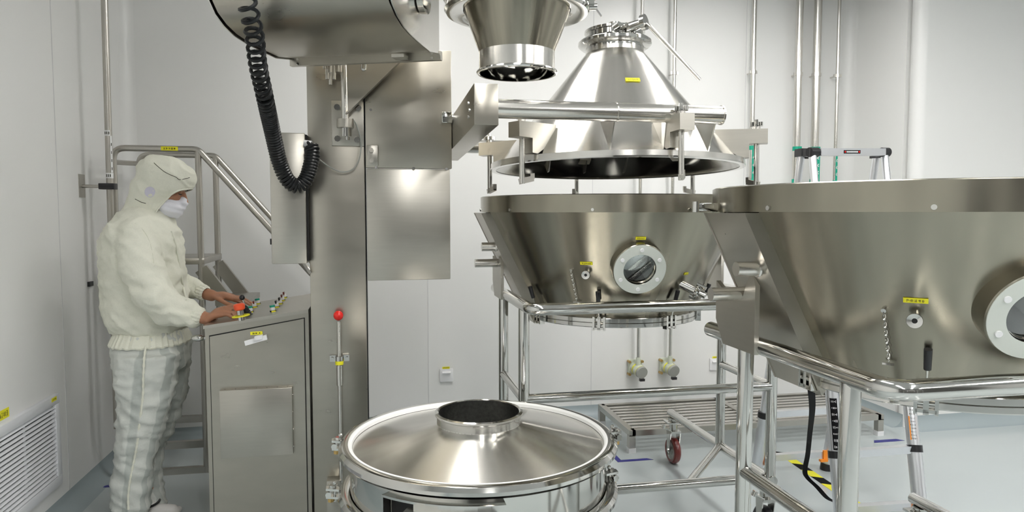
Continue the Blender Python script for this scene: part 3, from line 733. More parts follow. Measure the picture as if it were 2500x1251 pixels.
# ================================================================== TANKS + TROLLEYS
RT = .597
def make_tank(cu_, cv_, rot, label, glassm='dark'):
    t = thing('hopper_tank', label, 'tank', (cu_, cv_, .975))
    def G(az, r, h): a = math.radians(az); return Vector((cu_+r*math.cos(a), cv_+r*math.sin(a), h))
    c = (cu_, cv_, 0)
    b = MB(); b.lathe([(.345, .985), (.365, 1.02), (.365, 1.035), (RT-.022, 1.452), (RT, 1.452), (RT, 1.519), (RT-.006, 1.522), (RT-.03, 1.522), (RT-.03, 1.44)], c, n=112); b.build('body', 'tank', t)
    b = MB(); b.lathe([(RT-.031, 1.44), (.35, 1.02), (.33, .99), (0, .985)], c, n=96); b.build('lining', 'mirror', t)
    b = MB(); b.lathe([(.33, .982), (.383, .982), (.385, .985), (.385, .999), (.381, 1.001), (.385, 1.003), (.385, 1.019), (.383, 1.021), (.362, 1.022)], c, n=96); b.build('bottom_flange', 'pol', t)
    for k_ in range(10):
        p_ = G(-116+rot+k_*36, RT, 1.462); n_ = (p_-Vector((cu_, cv_, 1.462))).normalized(); MB().cyl(p_-n_*.002, p_+n_*.004, .006, n=10).build('rim_screw', 'pol', t)
    slope = math.atan((RT-.022-.365)/(1.452-1.035))
    def surf(az, h):
        r = .365+(h-1.035)*math.tan(slope); a = math.radians(az)
        n_ = Vector((math.cos(a)*math.cos(slope), math.sin(a)*math.cos(slope), -math.sin(slope)))
        return G(az, r, h), n_, Vector((-math.sin(a), math.cos(a), 0))
    # sight glass
    p_, n_, tg = surf(-97+rot*.78, 1.248)
    n2 = (n_+Vector((0, 0, .12))).normalized()
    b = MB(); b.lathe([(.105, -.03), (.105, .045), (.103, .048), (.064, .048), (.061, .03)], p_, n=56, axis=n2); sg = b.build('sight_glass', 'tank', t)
    b = MB(); b.lathe([(.102, .0482), (.102, .0505), (.064, .0505), (.064, .0482)], p_, n=56, axis=n2); b.build('clear_ring', 'acry', sg)
    b = MB(); b.lathe([(0, .03), (.063, .03)], p_, n=40, axis=n2); b.build('pane', 'glass', sg)
    b = MB(); b.lathe([(0, .005), (.0625, .005), (.0625, .045)], p_, n=40, axis=n2); b.build('bore', 'mirror', sg)
    x_, y_ = basis(n2)
    for k_ in range(6):
        aa = k_*PI/3+PI/2; q_ = p_+n2*.0505+(x_*math.cos(aa)+y_*math.sin(aa))*.083; MB().cyl(q_, q_+n2*.004, .0075, n=14).build('bolt_cap', 'white', sg)
    up = n_.cross(tg); up = up if up.z > 0 else -up
    label_part(t, p_+up*.118+n_*.002, tg, up, .04, .012)
    # port
    p_, n_, tg = surf(-121+rot*.9, 1.205); n3 = (n_+Vector((0, 0, .45))).normalized()
    b = MB(); b.cyl(p_-n3*.01, p_+n3*.03, .010, n=18); b.lathe([(.006, .034), (.0165, .036), (.0175, .033), (.0175, .030), (.010, .028)], p_, n=24, axis=n3); b.m = 1; b.lathe([(0, .0335), (.0065, .0335)], p_, n=16, axis=n3); b.build('port', ['pol', 'dark'], t)
    up = n_.cross(tg); up = up if up.z > 0 else -up
    label_part(t, p_+up*.052+n_*.002, tg, up, .05, .013)
    # chain
    b = MB(); q_, nn, tg2 = surf(-129+rot*.9, 1.225); q_ = q_+nn*.006
    b.cyl(q_-nn*.01, q_+nn*.004, .006, n=10)
    zc = q_.z
    for k_ in range(13):
        q1 = q_+Vector((0, 0, -.010*k_)); q1 = q1 - Vector((nn.x, nn.y, 0)).normalized()*(.010*k_*math.tan(slope))*.97
        dx = tg2 if k_ % 2 else nn
        b.tube([q1+dx*.0032*math.cos(a)+Vector((0, 0, .0072*math.sin(a)-.007)) for a in [2*PI*j/8 for j in range(8)]], .0012, n=5, closed=True)
    b.bar(q1+Vector((0, 0, -.018))-tg2*.014, q1+Vector((0, 0, -.018))+tg2*.012, .005, .005)
    b.build('chain', 'pol', t)
    # small valve cluster on the right front
    p_, n_, tg = surf(-66+rot, 1.155)
    n4 = (n_+Vector((0, 0, .0))+tg*.5).normalized(); up = n_.cross(tg); up = up if up.z > 0 else -up
    b = MB(); b.cyl(p_-n4*.02, p_+n4*.055, .019, n=20); b.lathe([(0, .055), (.027, .057), (.029, .063), (.024, .070), (.012, .074), (.014, .10), (0, .105)], p_, n=20, axis=n4)
    q0 = p_+n4*.062; b.cyl(q0-up*.035, q0+up*.035, .006, n=8); b.cyl(q0+up*.03-n4*.01, q0+up*.03+n4*.03, .008, n=8); b.cyl(q0-up*.03-n4*.02, q0-up*.03+n4*.02, .008, n=8)
    b.cyl(q0+Vector((0, 0, -.02)), q0+Vector((0, 0, -.075)), .008, n=10)
    b.build('sampling_valve', 'pol', t)
    label_part(t, p_+up*.055+n_*.002-tg*.01, tg, up, .022, .010)
    # flange clamps and levers
    for k_ in range(8):
        az = -116+rot+45*k_; a = math.radians(az); rd = Vector((math.cos(a), math.sin(a), 0)); tg = Vector((-math.sin(a), math.cos(a), 0)); q_ = G(az, .39, 1.0)
        b = MB(); b.obox(q_, rd*.012, tg*.006, (0, 0, .028)); b.obox(q_+tg*.022, rd*.012, tg*.004, (0, 0, .028)); b.obox(q_-tg*.022, rd*.012, tg*.004, (0, 0, .028)); b.cyl(q_-tg*.026+rd*.004, q_+tg*.026+rd*.004, .007, n=10); b.obox(q_+Vector((0, 0, -.02)), rd*.012, tg*.022, (0, 0, .004))
        cl_ = b.build('flange_clamp', 'pol', t)
        MB().cyl(q_+rd*.004, q_+rd*.03+Vector((0, 0, .085)), .003, n=8).build('clamp_lever', 'tube', cl_)
        e_ = q_+rd*.03+Vector((0, 0, .085)); b = MB(); b.cyl(e_, e_+(rd*.016+Vector((0, 0, .05))), .0082, .0092, n=14); b.build('lever_grip', 'black', cl_)
    # side channels with trunnions
    for sg_ in (-1, 1):
        def K(x, y, z): return Vector((cu_+sg_*x, cv_+y, z))
        b = MB(); th = .01
        tp_, bt = (RT+.012, 1.45), (.372, .96)
        vA, vB = -.05, .16
        b.prism([K(tp_[0]-th, vA, tp_[1]), K(tp_[0], vA, tp_[1]), K(bt[0]+.0, vA, bt[1]), K(bt[0]-th, vA, bt[1])], (0, vB-vA, 0))
        for vv in (vA, vB):
            b.prism([K(tp_[0]-.07, vv, tp_[1]), K(tp_[0]+.002, vv, tp_[1]), K(bt[0]+.002, vv, bt[1]), K(bt[0]-.05, vv, bt[1]+.06)], (0, -.008 if vv < 0 else .008, 0))
        b.build('side_bracket', 'brush', t)
        b = MB()
        for (y, z, xo) in ((.0, 1.30, .60), (.11, 1.22, .615)):
            b.cyl(K(.43, y, z), K(xo, y, z), .0195, n=24); b.lathe([(.024, 0), (.022, .004), (.0195, .004)], K(.372+(z-.96)/(1.45-.96)*(RT+.012-.372), y, z), n=24, axis=(sg_, 0, 0))
        b.build('trunnion_pin', 'tube', t)
    # rim latch toward right
    b = MB(); q_ = G(195, RT, 1.475); b.box(cu_-RT-.045, cu_-RT+.03, cv_+.14, cv_+.165, 1.455, 1.478, .003); b.cyl((cu_-RT-.045, cv_+.1525, 1.452), (cu_-RT-.045, cv_+.1525, 1.482), .0125, n=24)
    if rot: b.build('rim_latch', 'pol', t)
    else: b.bm.free()
    return t
AU, AV, BU, BV = 1.134, 3.036, 1.597, 1.70
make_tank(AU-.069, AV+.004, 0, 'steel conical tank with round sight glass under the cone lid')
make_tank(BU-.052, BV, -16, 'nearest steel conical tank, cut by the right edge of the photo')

def make_trolley():
    t = thing('tank_trolley', 'polished tube trolley carrying the tank under the cone lid', 'trolley', (AU, AV, 0))
    w_, hr, rr_, rf, pr, pf, hm, hb = .55, 1.081, .332, -.46, .117, -.333, .70, .286
    r = .0235
    MB().cyl((-w_, -.31, hb), (w_, -.31, hb), .021, n=20).build('base_bar', 'pol', t, keep=True)
    MB().cyl((-w_, pf, hm), (w_, pf, hm), .0205, n=20).build('front_bar', 'pol', t, keep=True)
    MB().tube(fillet([(-w_, rr_, hr), (-w_, rf, hr), (w_, rf, hr), (w_, rr_, hr)], .055, 8), r, n=20).build('top_rail', 'pol', t, keep=True)
    for sx in (-1, 1):
        for y in (pr, pf): MB().cyl((sx*w_, y, hb if y == pr else .24), (sx*w_, y, hr-.012), .0225, n=20).build('post', 'pol', t, keep=True)
        MB().cyl((sx*w_, pr, hm), (sx*w_, pf, hm), .019, n=18).build('side_bar', 'pol', t, keep=True)
        MB().cyl((sx*w_, -.36, hb), (sx*w_, .71, hb), .022, n=20).build('base_tube', 'pol', t, keep=True)
        MB().cyl((sx*w_, pr, hb), (sx*(w_-.37), -.31, hb), .018, n=16).build('diagonal_brace', 'pol', t, keep=True)
        # bracket holding the trunnions
        x = sx*(w_-.012) ; x = -(w_-.07+.069) if sx < 0 else (w_-.069-.0)
        xb = -.601 if sx < 0 else .463
        xb = sx*.535-.044
        b = MB(); P = [(xb, .025, 1.06), (xb, .025, 1.25), (xb, .04, 1.285), (xb, .062, 1.27), (xb, .09, 1.215), (xb, .14, 1.20), (xb, .19, 1.215), (xb, .245, 1.245), (xb, .245, 1.13), (xb, .20, 1.06)]
        b.prism(P, (.014, 0, 0)); b.build('tank_cradle', 'brushh', t, keep=True)
        for yc, cm in ((.665, 'redw'), (-.30, 'black')):
            c_ = bpy.data.objects.new('caster', None); C.objects.link(c_); c_.parent = t; c_.location = (sx*w_, yc, 0); c_.empty_display_size = .05
            b = MB(); b.box(-.05, .05, -.04, .04, hb-.045, hb-.035, .002); b.cyl((0, 0, hb-.03), (0, 0, hb-.095), .024, n=18); b.cyl((0, 0, hb-.02), (0, 0, hb-.035), .03, n=18); b.build('swivel', 'pol', c_, keep=True)
            b = MB()
            for s_ in (-1, 1): b.prism([(s_*.027, -.035, .195), (s_*.027, .025, .195), (s_*.027, .015, .07), (s_*.027, -.012, .06)], (s_*.004, 0, 0))
            b.box(-.03, .03, -.04, .03, .185, .197); b.cyl((-.036, 0, .078), (.036, 0, .078), .009, n=10); b.build('fork', 'pol', c_, keep=True)
            wh = MB().lathe([(.052, -.019), (.066, -.021), (.074, -.014), (.0775, 0), (.074, .014), (.066, .021), (.052, .019)], (0, 0, .0775), n=40, axis=(1, 0, 0)).build('wheel', cm, c_, keep=True)
            MB().lathe([(.0, -.020), (.02, -.018), (.025, -.010), (.05, -.010), (.054, -.018), (.054, .018), (.05, .010), (.025, .010), (.02, .018), (0, .020)], (0, 0, .0775), n=30, axis=(1, 0, 0)).build('rim', 'lens', wh, keep=True)
            b = MB(); b.bar((-.03, -.03, .20), (-.085, -.055, .235), .022, .006); b.cyl((-.09, -.055, .228), (-.08, -.055, .248), .012, n=12); b.build('brake_pedal', 'pol', c_, keep=True)
    return t
tr = make_trolley()
def copy_tree(o, parent=None):
    c_ = o.copy(); C.objects.link(c_); c_.parent = parent
    for ch in list(o.children): copy_tree(ch, c_)
    return c_
tb = copy_tree(tr); tb.location = (BU, BV, 0); tb['label'] = 'nearest polished tube trolley, under the tank cut by the right edge'

# black strap hanging from the near tank
t = thing('strap', 'black webbing strap hanging from the near tank down to the floor', 'strap', ph(2040, 1225, 0))
sp = [pv(1980, 945, 1.98), pv(1983, 1000, 2.25), pv(1977, 1060, 2.6), pv(1972, 1110, 2.8), pv(1965, 1150, 2.9), pv(1972, 1168, 2.93), pv(1995, 1190, 2.93), pv(2020, 1217, 2.9), pv(2045, 1229, 2.85), pv(2056, 1235, 2.82)]
sp = smooth_path(sp, 6); b = MB(); prev = None
for i, p in enumerate(sp):
    ang = -.15+.35*math.sin(i*.12); wv = Vector((math.cos(ang), math.sin(ang)*.4, .12*math.sin(i*.2)))*.0125
    row = [b.v(p-wv-Vector((0, .0012, 0))), b.v(p+wv-Vector((0, .0012, 0))), b.v(p+wv+Vector((0, .0012, 0))), b.v(p-wv+Vector((0, .0012, 0)))]
    if prev:
        for k_ in range(4): b.f([prev[k_], prev[(k_+1) % 4], row[(k_+1) % 4], row[k_]], True)
    prev = row
b.build('webbing', 'web', t)

# ================================================================== SIEVE (front)
SU, SV = .36, 2.426
t = thing('vibrating_sieve', 'round polished steel sifter with open inlet collar in the foreground', 'sifter', (SU, SV, 0))
c = (SU, SV, 0); hS = .652
K_ = .9; SN = Vector((.324, 2.183, .732))        # the sifter is 0.9 of the drawing size, centred here
MB.T0 = Matrix.Translation(SN) @ Matrix.Scale(K_, 4) @ Matrix.Translation(-Vector((SU, SV, hS)))
t.location = (SN.x, SN.y, 0)
b = MB(); b.lathe([(.452, hS-.03), (.448, hS-.015), (.150, hS+.052), (.150, hS+.055)], c, n=112); b.build('lid_cone', 'lid', t)
b = MB(); b.lathe([(.150, hS+.05), (.150, hS+.078), (.157, hS+.083), (.157, hS+.090), (.148, hS+.093), (.143, hS+.090)], c, n=80); b.build('inlet_collar', 'pol', t)
b = MB(); b.lathe([(.1432, hS+.091), (.142, hS-.02)], c, n=80); b.build('inlet_lining', 'screenm', t)
b = MB(); b.lathe([(.143, hS-.01), (.12, hS-.028), (0, hS-.036)], c, n=64); b.build('mesh_screen', 'screenm', t)
b = MB(); b.lathe([(.444, hS-.013), (.445, hS-.001), (.450, hS+.004), (.457, hS+.004), (.461, hS-.002)], c, n=112); b.build('gasket', 'gasket', t)
def ringprof(R0, h0): return [(R0-.012, h0-.014), (R0+.006, h0-.021), (R0+.02, h0-.019), (R0+.029, h0-.009), (R0+.028, h0+.002), (R0+.018, h0+.014), (R0+.004, h0+.018), (R0-.010, h0+.014)]
b = MB(); b.lathe(ringprof(.462, hS-.012), c, n=112); b.build('upper_clamp_ring', 'pol', t)
b = MB(); b.lathe([(.452, hS-.02), (.452, .50), (.452, .44), (.445, .30), (.40, .22), (.25, .20)], c, n=112); b.build('body', 'pol', t)
b = MB(); b.lathe(ringprof(.465, .478), c, n=112); b.build('lower_clamp_ring', 'pol', t)
b = MB(); b.lathe([(.30, hS-.732/.9), (.30, .16), (.36, .20), (.36, .26)], c, n=48); b.build('base_drum', 'pol', t)
# seam line of the lid cone
a = math.radians(-12); b = MB(); b.bar((SU+.155*math.cos(a), SV+.155*math.sin(a), hS+.0525), (SU+.445*math.cos(a), SV+.445*math.sin(a), hS-.013), .004, .003); b.build('weld_seam', 'lid', t)
# ring clamps
def ring_clamp(x_px, y_px, v_, par, sx):
    p_ = pv(x_px, y_px, v_); b = MB()
    for dz_ in (.016, -.012): b.obox(p_+Vector((0, 0, dz_)), (.022, 0, .003*sx), (0, .014, 0), (0, 0, .004))
    b.cyl(p_+Vector((-.008*sx, 0, -.03)), p_+Vector((-.008*sx, 0, .034)), .005, n=10); b.sphere(p_+Vector((-.008*sx, 0, .036)), .008, 10); b.cyl(p_+Vector((sx*.014, -.016, .0)), p_+Vector((sx*.014, .016, 0)), .010, n=12)
    b.cyl(p_+Vector((0, 0, .02)), p_+Vector((0, 0, .03)), .012, n=8)
    b.m = 1; b.cyl(p_+Vector((sx*.006, -.004, -.028)), p_+Vector((sx*.006, -.004, -.016)), .011, n=6)
    b.build('ring_clamp', ['pol', 'tan'], par)
ring_clamp(826, 1088, 2.50, t, -1); ring_clamp(812, 1205, 2.48, t, -1); ring_clamp(1500, 1066, 2.36, t, 1); ring_clamp(1492, 1165, 2.34, t, 1)
# outlet frame and chute at the front
az0 = math.radians(-107)
def SG(az, r, h): return Vector((SU+r*math.cos(az), SV+r*math.sin(az), h))
b = MB(); n = 10; a0_, a1_ = az0-.50, az0+.30
for (ra_, rb_, h0, h1) in ((.452, .50, .595, .605),):
    P = []
    for i in range(n):
        aa, ab = a0_+(a1_-a0_)*i/n, a0_+(a1_-a0_)*(i+1)/n
        q_ = [SG(aa, .450, h0), SG(ab, .450, h0), SG(ab, .486, h0), SG(aa, .486, h0)]
        b.prism([q__-Vector((0, 0, .0 if aa < a0_+.2 else .022)) for q__ in q_], (0, 0, .007 if aa < a0_+.2 else .029))
for aa in (a0_, a1_): b.prism([SG(aa, .45, .42), SG(aa, .486, .42), SG(aa, .486, .602), SG(aa, .45, .602)], Vector((-math.sin(aa), math.cos(aa), 0))*.006)
b.build('outlet_frame', 'pol', t)
b = MB(); b.lathe([(.4535, .42), (.4535, .585)], c, n=14, a0=a0_+.02, a1=a0_+.20); b.build('outlet_opening', 'dark', t)
b = MB()
q = [SG(a0_+.16, .455, .568), SG(a1_-.01, .455, .568), SG(a1_-.02, .80, .47), SG(a0_+.10, .80, .47)]
b.prism(q, (0, 0, -.006)); b.prism([q[0], q[3], q[3]-Vector((0, 0, .12)), q[0]-Vector((0, 0, .14))], (.004, 0, 0)); b.prism([q[1], q[2], q[2]-Vector((0, 0, .12)), q[1]-Vector((0, 0, .14))], (.004, 0, 0))
b.prism([q[3], q[2], q[2]-Vector((0, 0, .12)), q[3]-Vector((0, 0, .12))], (0, .004, 0)); b.build('outlet_chute', 'lid', t)

MB.T0 = Matrix.Identity(4)
# ================================================================== TELESCOPIC LADDER
t = thing('telescopic_ladder', 'silver telescopic step ladder with black hubs standing behind the near tank', 'ladder', ph(2150, 1200, 0))
apL = pv(1984, 372, 3.12); apR = pv(2160, 372, 3.20)
topR = Vector((apR.x, apR.y, apR.z)); topL = Vector((apL.x, apL.y, apL.z))
ft = {'fr': ph(2018, 1147, 0), 'fl': ph(1846, 1160, 0)}
nr = ph(2252, 1300, 0); nl = ph(2058, 1312, 0)
hz_ = topL.z
tops = {'nl': topL+Vector((0, 0, -.02)), 'nr': topR+Vector((0, 0, -.02)), 'fl': pv(1957, 378, 3.24), 'fr': pv(2140, 380, 3.30)}
feet = {'nl': nl, 'nr': nr, 'fl': ft['fl'], 'fr': ft['fr']}
for kx in ('nl', 'nr', 'fl', 'fr'):
    a_, b_ = tops[kx], feet[kx]; d_ = b_-a_
    leg = bpy.data.objects.new('leg', None); C.objects.link(leg); leg.parent = t; leg.empty_display_size = .05
    iv_ = world(t)
    leg.location = (0, 0, 0)
    for i in range(5):
        b = MB(); p0 = a_+d_*(i/5); p1 = a_+d_*((i+1)/5-.002); b.cyl(p0, p1, .0185+.0032*i, n=22); b.build('leg_section', 'alu', leg)
    for i in range(1, 5):
        p0 = a_+d_*(i/5); b = MB(); b.cyl(p0-d_.normalized()*.016, p0+d_.normalized()*.016, .0235+.0032*i, n=22); b.build('collar', 'black', leg)
    b = MB(); b.cyl(b_+Vector((0, 0, .0)), b_-d_.normalized()*.04, .036, n=20); b.build('foot', 'black', leg)
def rung(fa, kl, kr, m='alu', orange=False, h_=.045):
    a_, b_ = tops[kl].lerp(feet[kl], fa), tops[kr].lerp(feet[kr], fa)
    ex = (b_-a_).normalized(); a2, b2 = a_+ex*.02, b_-ex*.022
    rg = MB().bar(a2, b2, .035, h_*.75).build('rung', 'alu', t)
    if orange:
        for e_, s_ in ((b2, -1), (a2, 1)):
            b = MB(); b.obox(e_+ex*s_*.018+Vector((0, -.02, -.005)), ex*.012, (0, .006, 0), (0, 0, .03)); b.obox(e_+ex*s_*.03+Vector((0, -.024, -.03)), ex*.022, (0, .010, 0), (0, 0, .006)); b.build('rung_lock', 'orange', rg)
for fa in (.2, .4, .6, .8): rung(fa, 'nl', 'nr', orange=False); rung(fa, 'fl', 'fr', orange=False)
rung(.945, 'fl', 'fr', orange=True); rung(.935, 'nl', 'nr', orange=True)
ex = (topR-topL).normalized()
tp = MB().bar(topL+ex*.03, topR-ex*.02, .05, .036).build('top_bar', 'alu', t)
nb = ex.cross(Vector((0, 0, 1))).normalized(); nb = nb if nb.y < 0 else -nb
b = MB(); cc = topL.lerp(topR, .48)+nb*.0255; b.obox(cc, ex*.055, nb*.0006, (0, 0, .0085)); b.m = 1
for k_ in range(9): b.obox(cc+ex*(-.034+.0085*k_)+nb*.0008, ex*.003, nb*.0003, (0, 0, .0035))
b.m = 2
for s_ in (-1, 1): b.obox(cc+ex*s_*.046+nb*.0008, ex*.004, nb*.0003, (0, 0, .004))
b.build('warning_label', ['web', 'wht', 'red'], tp)
for p_, nm in ((topL, 0), (topR, 1)):
    b = MB(); b.cyl(p_-ex*.022, p_+ex*.03 if nm == 0 else p_+ex*.022, .024, n=20); b.obox(p_+Vector((0, .02, 0)), ex*.022, (0, .03, 0), (0, 0, .02)); b.build('hub', 'black', t)
b = MB(); p_ = tops['fl']+Vector((0, 0, .01)); b.obox(p_, ex*.024, (0, .03, 0), (0, 0, .02)); b.obox(p_+ex*.035+Vector((0, -.02, -.02)), ex*.02, (0, .01, 0), (0, 0, .012)); b.build('hub', 'black', t)
b = MB(); p_ = tops['fr']+Vector((0, 0, .0)); b.obox(p_, ex*.022, (0, .03, 0), (0, 0, .014)); b.build('hub', 'black', t)
# stickers on the near right leg and near left leg
def leg_sticker(kx, f0_, f1_, m, marks, r):
    a_, b_ = tops[kx].lerp(feet[kx], f0_), tops[kx].lerp(feet[kx], f1_); ax = (b_-a_)
    vd = (Vector((0, 0, EYE))-a_); vd.z = 0; vd.normalize(); sdv = Vector((-vd.y, vd.x, 0))
    b = MB(); n = 5; rows = []
    for k_ in range(n+1):
        an = -.35+1.15*k_/n; off = (vd*math.cos(an)+sdv*math.sin(an))*(r+.0006)
        rows.append((b.v(a_+off), b.v(b_+off)))
    for q0, q1 in zip(rows, rows[1:]): b.f([q0[0], q1[0], q1[1], q0[1]], True)
    b.m = 1; rd_ = random.Random(3)
    for i in range(marks):
        for j in range(4):
            an = -.2+.85*(j+.5)/4; off = (vd*math.cos(an)+sdv*math.sin(an))*(r+.0012); tg = (-vd*math.sin(an)+sdv*math.cos(an))
            b.obox(a_+ax*((i+.5)/marks)+off, tg*rd_.uniform(.0006, .0016), off.normalized()*.0003, ax.normalized()*ax.length/marks*rd_.uniform(.06, .2))
    b.build('leg_sticker', m, t)
rl = .0185+.0032*3+.0004
fA = lambda y: (pv(2225, y, 3.0).z, )
leg_sticker('nr', .655, .675, ['web', 'wht'], 1, rl); leg_sticker('nr', .676, .683, ['red', 'red'], 1, rl); leg_sticker('nr', .684, .715, ['wht', 'ink'], 3, rl); leg_sticker('nr', .716, .775, ['orange', 'ink'], 7, rl)
leg_sticker('nl', .655, .785, ['web', 'wht'], 8, rl)
#PERSON_HERE
# ================================================================== PERSON at the desk
from mathutils.bvhtree import BVHTree
PV = 3.50
def Q(x, y, dv=0.): return pv(x, y, PV+dv)
def pxm(n, x, y, dv=0.): return (pv(x+n, y, PV+dv)-pv(x, y, PV+dv)).length
def capsule(b, p0, r0, p1, r1):
    b.cyl(p0, p1, r0, r1, n=20); b.sphere(p0, r0, 20); b.sphere(p1, r1, 20)
def chain(b, pts):
    for (p0, r0), (p1, r1) in zip(pts, pts[1:]): capsule(b, p0, r0, p1, r1)
def ell(b, c, f, u_, r):      # ellipsoid with forward axis f, up axis u_
    f = f.normalized(); s_ = u_.cross(f).normalized(); u2 = f.cross(s_)
    Mx = Matrix(((f.x, s_.x, u2.x, c.x), (f.y, s_.y, u2.y, c.y), (f.z, s_.z, u2.z, c.z), (0, 0, 0, 1)))
    old = b.T; b.T = Mx; b.sphere((0, 0, 0), 1, 28, sc=r); b.T = old
def loft(b, rings, n=32, ex=2.3):
    rows = []
    for c, hx, hy in rings:
        row = []
        for i in range(n):
            a = 2*PI*i/n; ca, sa_ = math.cos(a), math.sin(a)
            row.append(b.v(c+Vector((hx*math.copysign(abs(ca)**(2/ex), ca), hy*math.copysign(abs(sa_)**(2/ex), sa_), 0))))
        rows.append(row)
    for a, c in zip(rows, rows[1:]):
        for i in range(n): b.f([a[i], a[(i+1) % n], c[(i+1) % n], c[i]], True)
    b.f(rows[0]); b.f(rows[-1][::-1])
def remesh(b, name, m, parent, vox=.009, it=6, deform=None, cut=None, solid=0., fac=.5):
    bmesh.ops.recalc_face_normals(b.bm, faces=b.bm.faces)
    me = bpy.data.meshes.new(name); b.bm.to_mesh(me); b.bm.free()
    o = bpy.data.objects.new(name, me); C.objects.link(o)
    r = o.modifiers.new('r', 'REMESH'); r.mode = 'VOXEL'; r.voxel_size = vox
    s_ = o.modifiers.new('s', 'SMOOTH'); s_.iterations = it; s_.factor = fac
    dg = bpy.context.evaluated_depsgraph_get(); dg.update()
    me2 = bpy.data.meshes.new_from_object(o.evaluated_get(dg)); bpy.data.objects.remove(o)
    me2.name = name
    if deform:
        ns = [v_.normal.copy() for v_ in me2.vertices]
        for v_, n_ in zip(me2.vertices, ns): v_.co = deform(v_.co.copy(), n_)
    if cut:
        bm = bmesh.new(); bm.from_mesh(me2)
        bmesh.ops.delete(bm, geom=[v_ for v_ in bm.verts if cut(v_.co)], context='VERTS'); bm.to_mesh(me2); bm.free()
    for p_ in me2.polygons: p_.use_smooth = True
    me2.materials.clear(); me2.materials.append(M[m])
    bv = BVHTree.FromPolygons([v_.co.copy() for v_ in me2.vertices], [tuple(p_.vertices) for p_ in me2.polygons])
    o = bpy.data.objects.new(name, me2); C.objects.link(o); o.parent = parent
    me2.transform(world(parent).inverted())
    if solid: q_ = o.modifiers.new('t', 'SOLIDIFY'); q_.thickness = solid; q_.offset = -1
    return o, bv
def hit(bv, x, y, off=.001):
    d_ = ray(x, y).normalized(); o_ = Vector((0, 0, EYE)); h_ = bv.ray_cast(o_, d_)
    return (h_[0]+h_[1]*off*(1 if h_[1].dot(d_) < 0 else -1)) if h_[0] else None
P = thing('person', 'person in cream hooded cleanroom suit and white mask, bent over the control desk', 'person', Vector((Q(350, 1250).x, PV, 0)))

# ---- body: one continuous skin (head with face, neck, torso, arms, hands, legs)
fw = Vector((.93, 0, -.365)).normalized(); upv = Vector((.365, 0, .93)).normalized(); sd = Vector((0, 1, 0))
hc_ = Q(407, 455)
def HD(f, s_, u_): return hc_+fw*f+sd*s_+upv*u_
b = MB()
ell(b, HD(-.012, 0, .02), fw, upv, (.094, .074, .098))
ell(b, HD(.028, 0, -.06), fw, upv, (.060, .056, .080))
capsule(b, HD(.042, 0, -.108), .027, HD(.054, 0, -.116), .021)          # chin
capsule(b, HD(.083, 0, -.006), .009, HD(.103, 0, -.042), .0125)         # nose
for s_ in (-1, 1):
    capsule(b, HD(.068, s_*.012, .022), .013, HD(.052, s_*.05, .018), .012)   # brow ridge
    capsule(b, HD(.055, s_*.035, -.028), .022, HD(.025, s_*.046, -.035), .018)  # cheek bone
    ell(b, HD(-.01, s_*.070, -.015), fw, upv, (.018, .008, .026))        # ear
    ell(b, HD(.068, s_*.031, -.004), fw, upv, (.010, .014, .009))
capsule(b, HD(.078, -.018, -.078), .008, HD(.078, .018, -.078), .008)   # lips
chain(b, [(HD(-.02, 0, -.06), .055), (Q(368, 535), .06), (Q(350, 575), .085), (Q(350, 660), .12), (Q(360, 760), .11), (Q(366, 850), .07)])
capsule(b, Q(345, 575, -.13), .07, Q(345, 575, .13), .07)
capsule(b, Q(366, 865, -.075), .075, Q(366, 865, .075), .075)
chain(b, [(Q(366, 875, -.09), .075), (Q(345, 1030, -.10), .065), (Q(335, 1090, -.10), .055), (Q(318, 1150, -.10), .05), (Vector((Q(322, 1250).x, PV-.10, .09)), .036)])
chain(b, [(Q(374, 875, .09), .07), (Q(372, 1020, .11), .060), (Q(362, 1100, .11), .05), (Q(362, 1150, .11), .042), (Vector((Q(368, 1240, .1).x, PV+.065, .07)), .03)])
# arms
wrN, wrF = pv(503, 778, 3.27), pv(517, 722, 3.60)
chain(b, [(Q(338, 580, -.17), .055), (Q(380, 724, -.222), .042), (Q(440, 757, -.222), .033), (wrN, .028)])
chain(b, [(Q(350, 580, .17), .06), (Q(415, 692, .22), .038), (wrF, .028)])
# near (right) hand, palm down on the stop button; pinky side towards the camera
def finger(pts, r0=.0095):
    rs = [r0+.001, r0, r0-.001, r0-.0022][:len(pts)]
    chain(b, list(zip(pts, rs)))
kn = [pv(541, 769, 3.232), pv(546, 761, 3.252), pv(549, 756, 3.273), pv(549, 754, 3.293)]
for k_, r_ in zip(kn, (.0125, .0135, .014, .0135)): chain(b, [(wrN+Vector((.01, (k_.y-3.265)*.55, -.002)), .0165), (wrN.lerp(k_, .55)+Vector((0, (k_.y-3.265)*.25, .006)), .0155), (k_, r_)])
finger([kn[0], pv(556, 769, 3.228), pv(567, 775, 3.226), pv(576, 780, 3.226)], .0082)
finger([kn[1], pv(566, 763, 3.246), pv(577, 770, 3.245), pv(584, 777, 3.243)])
finger([kn[2], pv(569, 753, 3.270), pv(581, 757, 3.262), pv(587, 764, 3.255)])
finger([kn[3], pv(566, 747, 3.297), pv(579, 749, 3.302), pv(589, 757, 3.305)])
finger([wrN+Vector((.02, .022, -.006)), pv(532, 785, 3.315), pv(547, 787, 3.33), pv(560, 788, 3.33)], .0105)
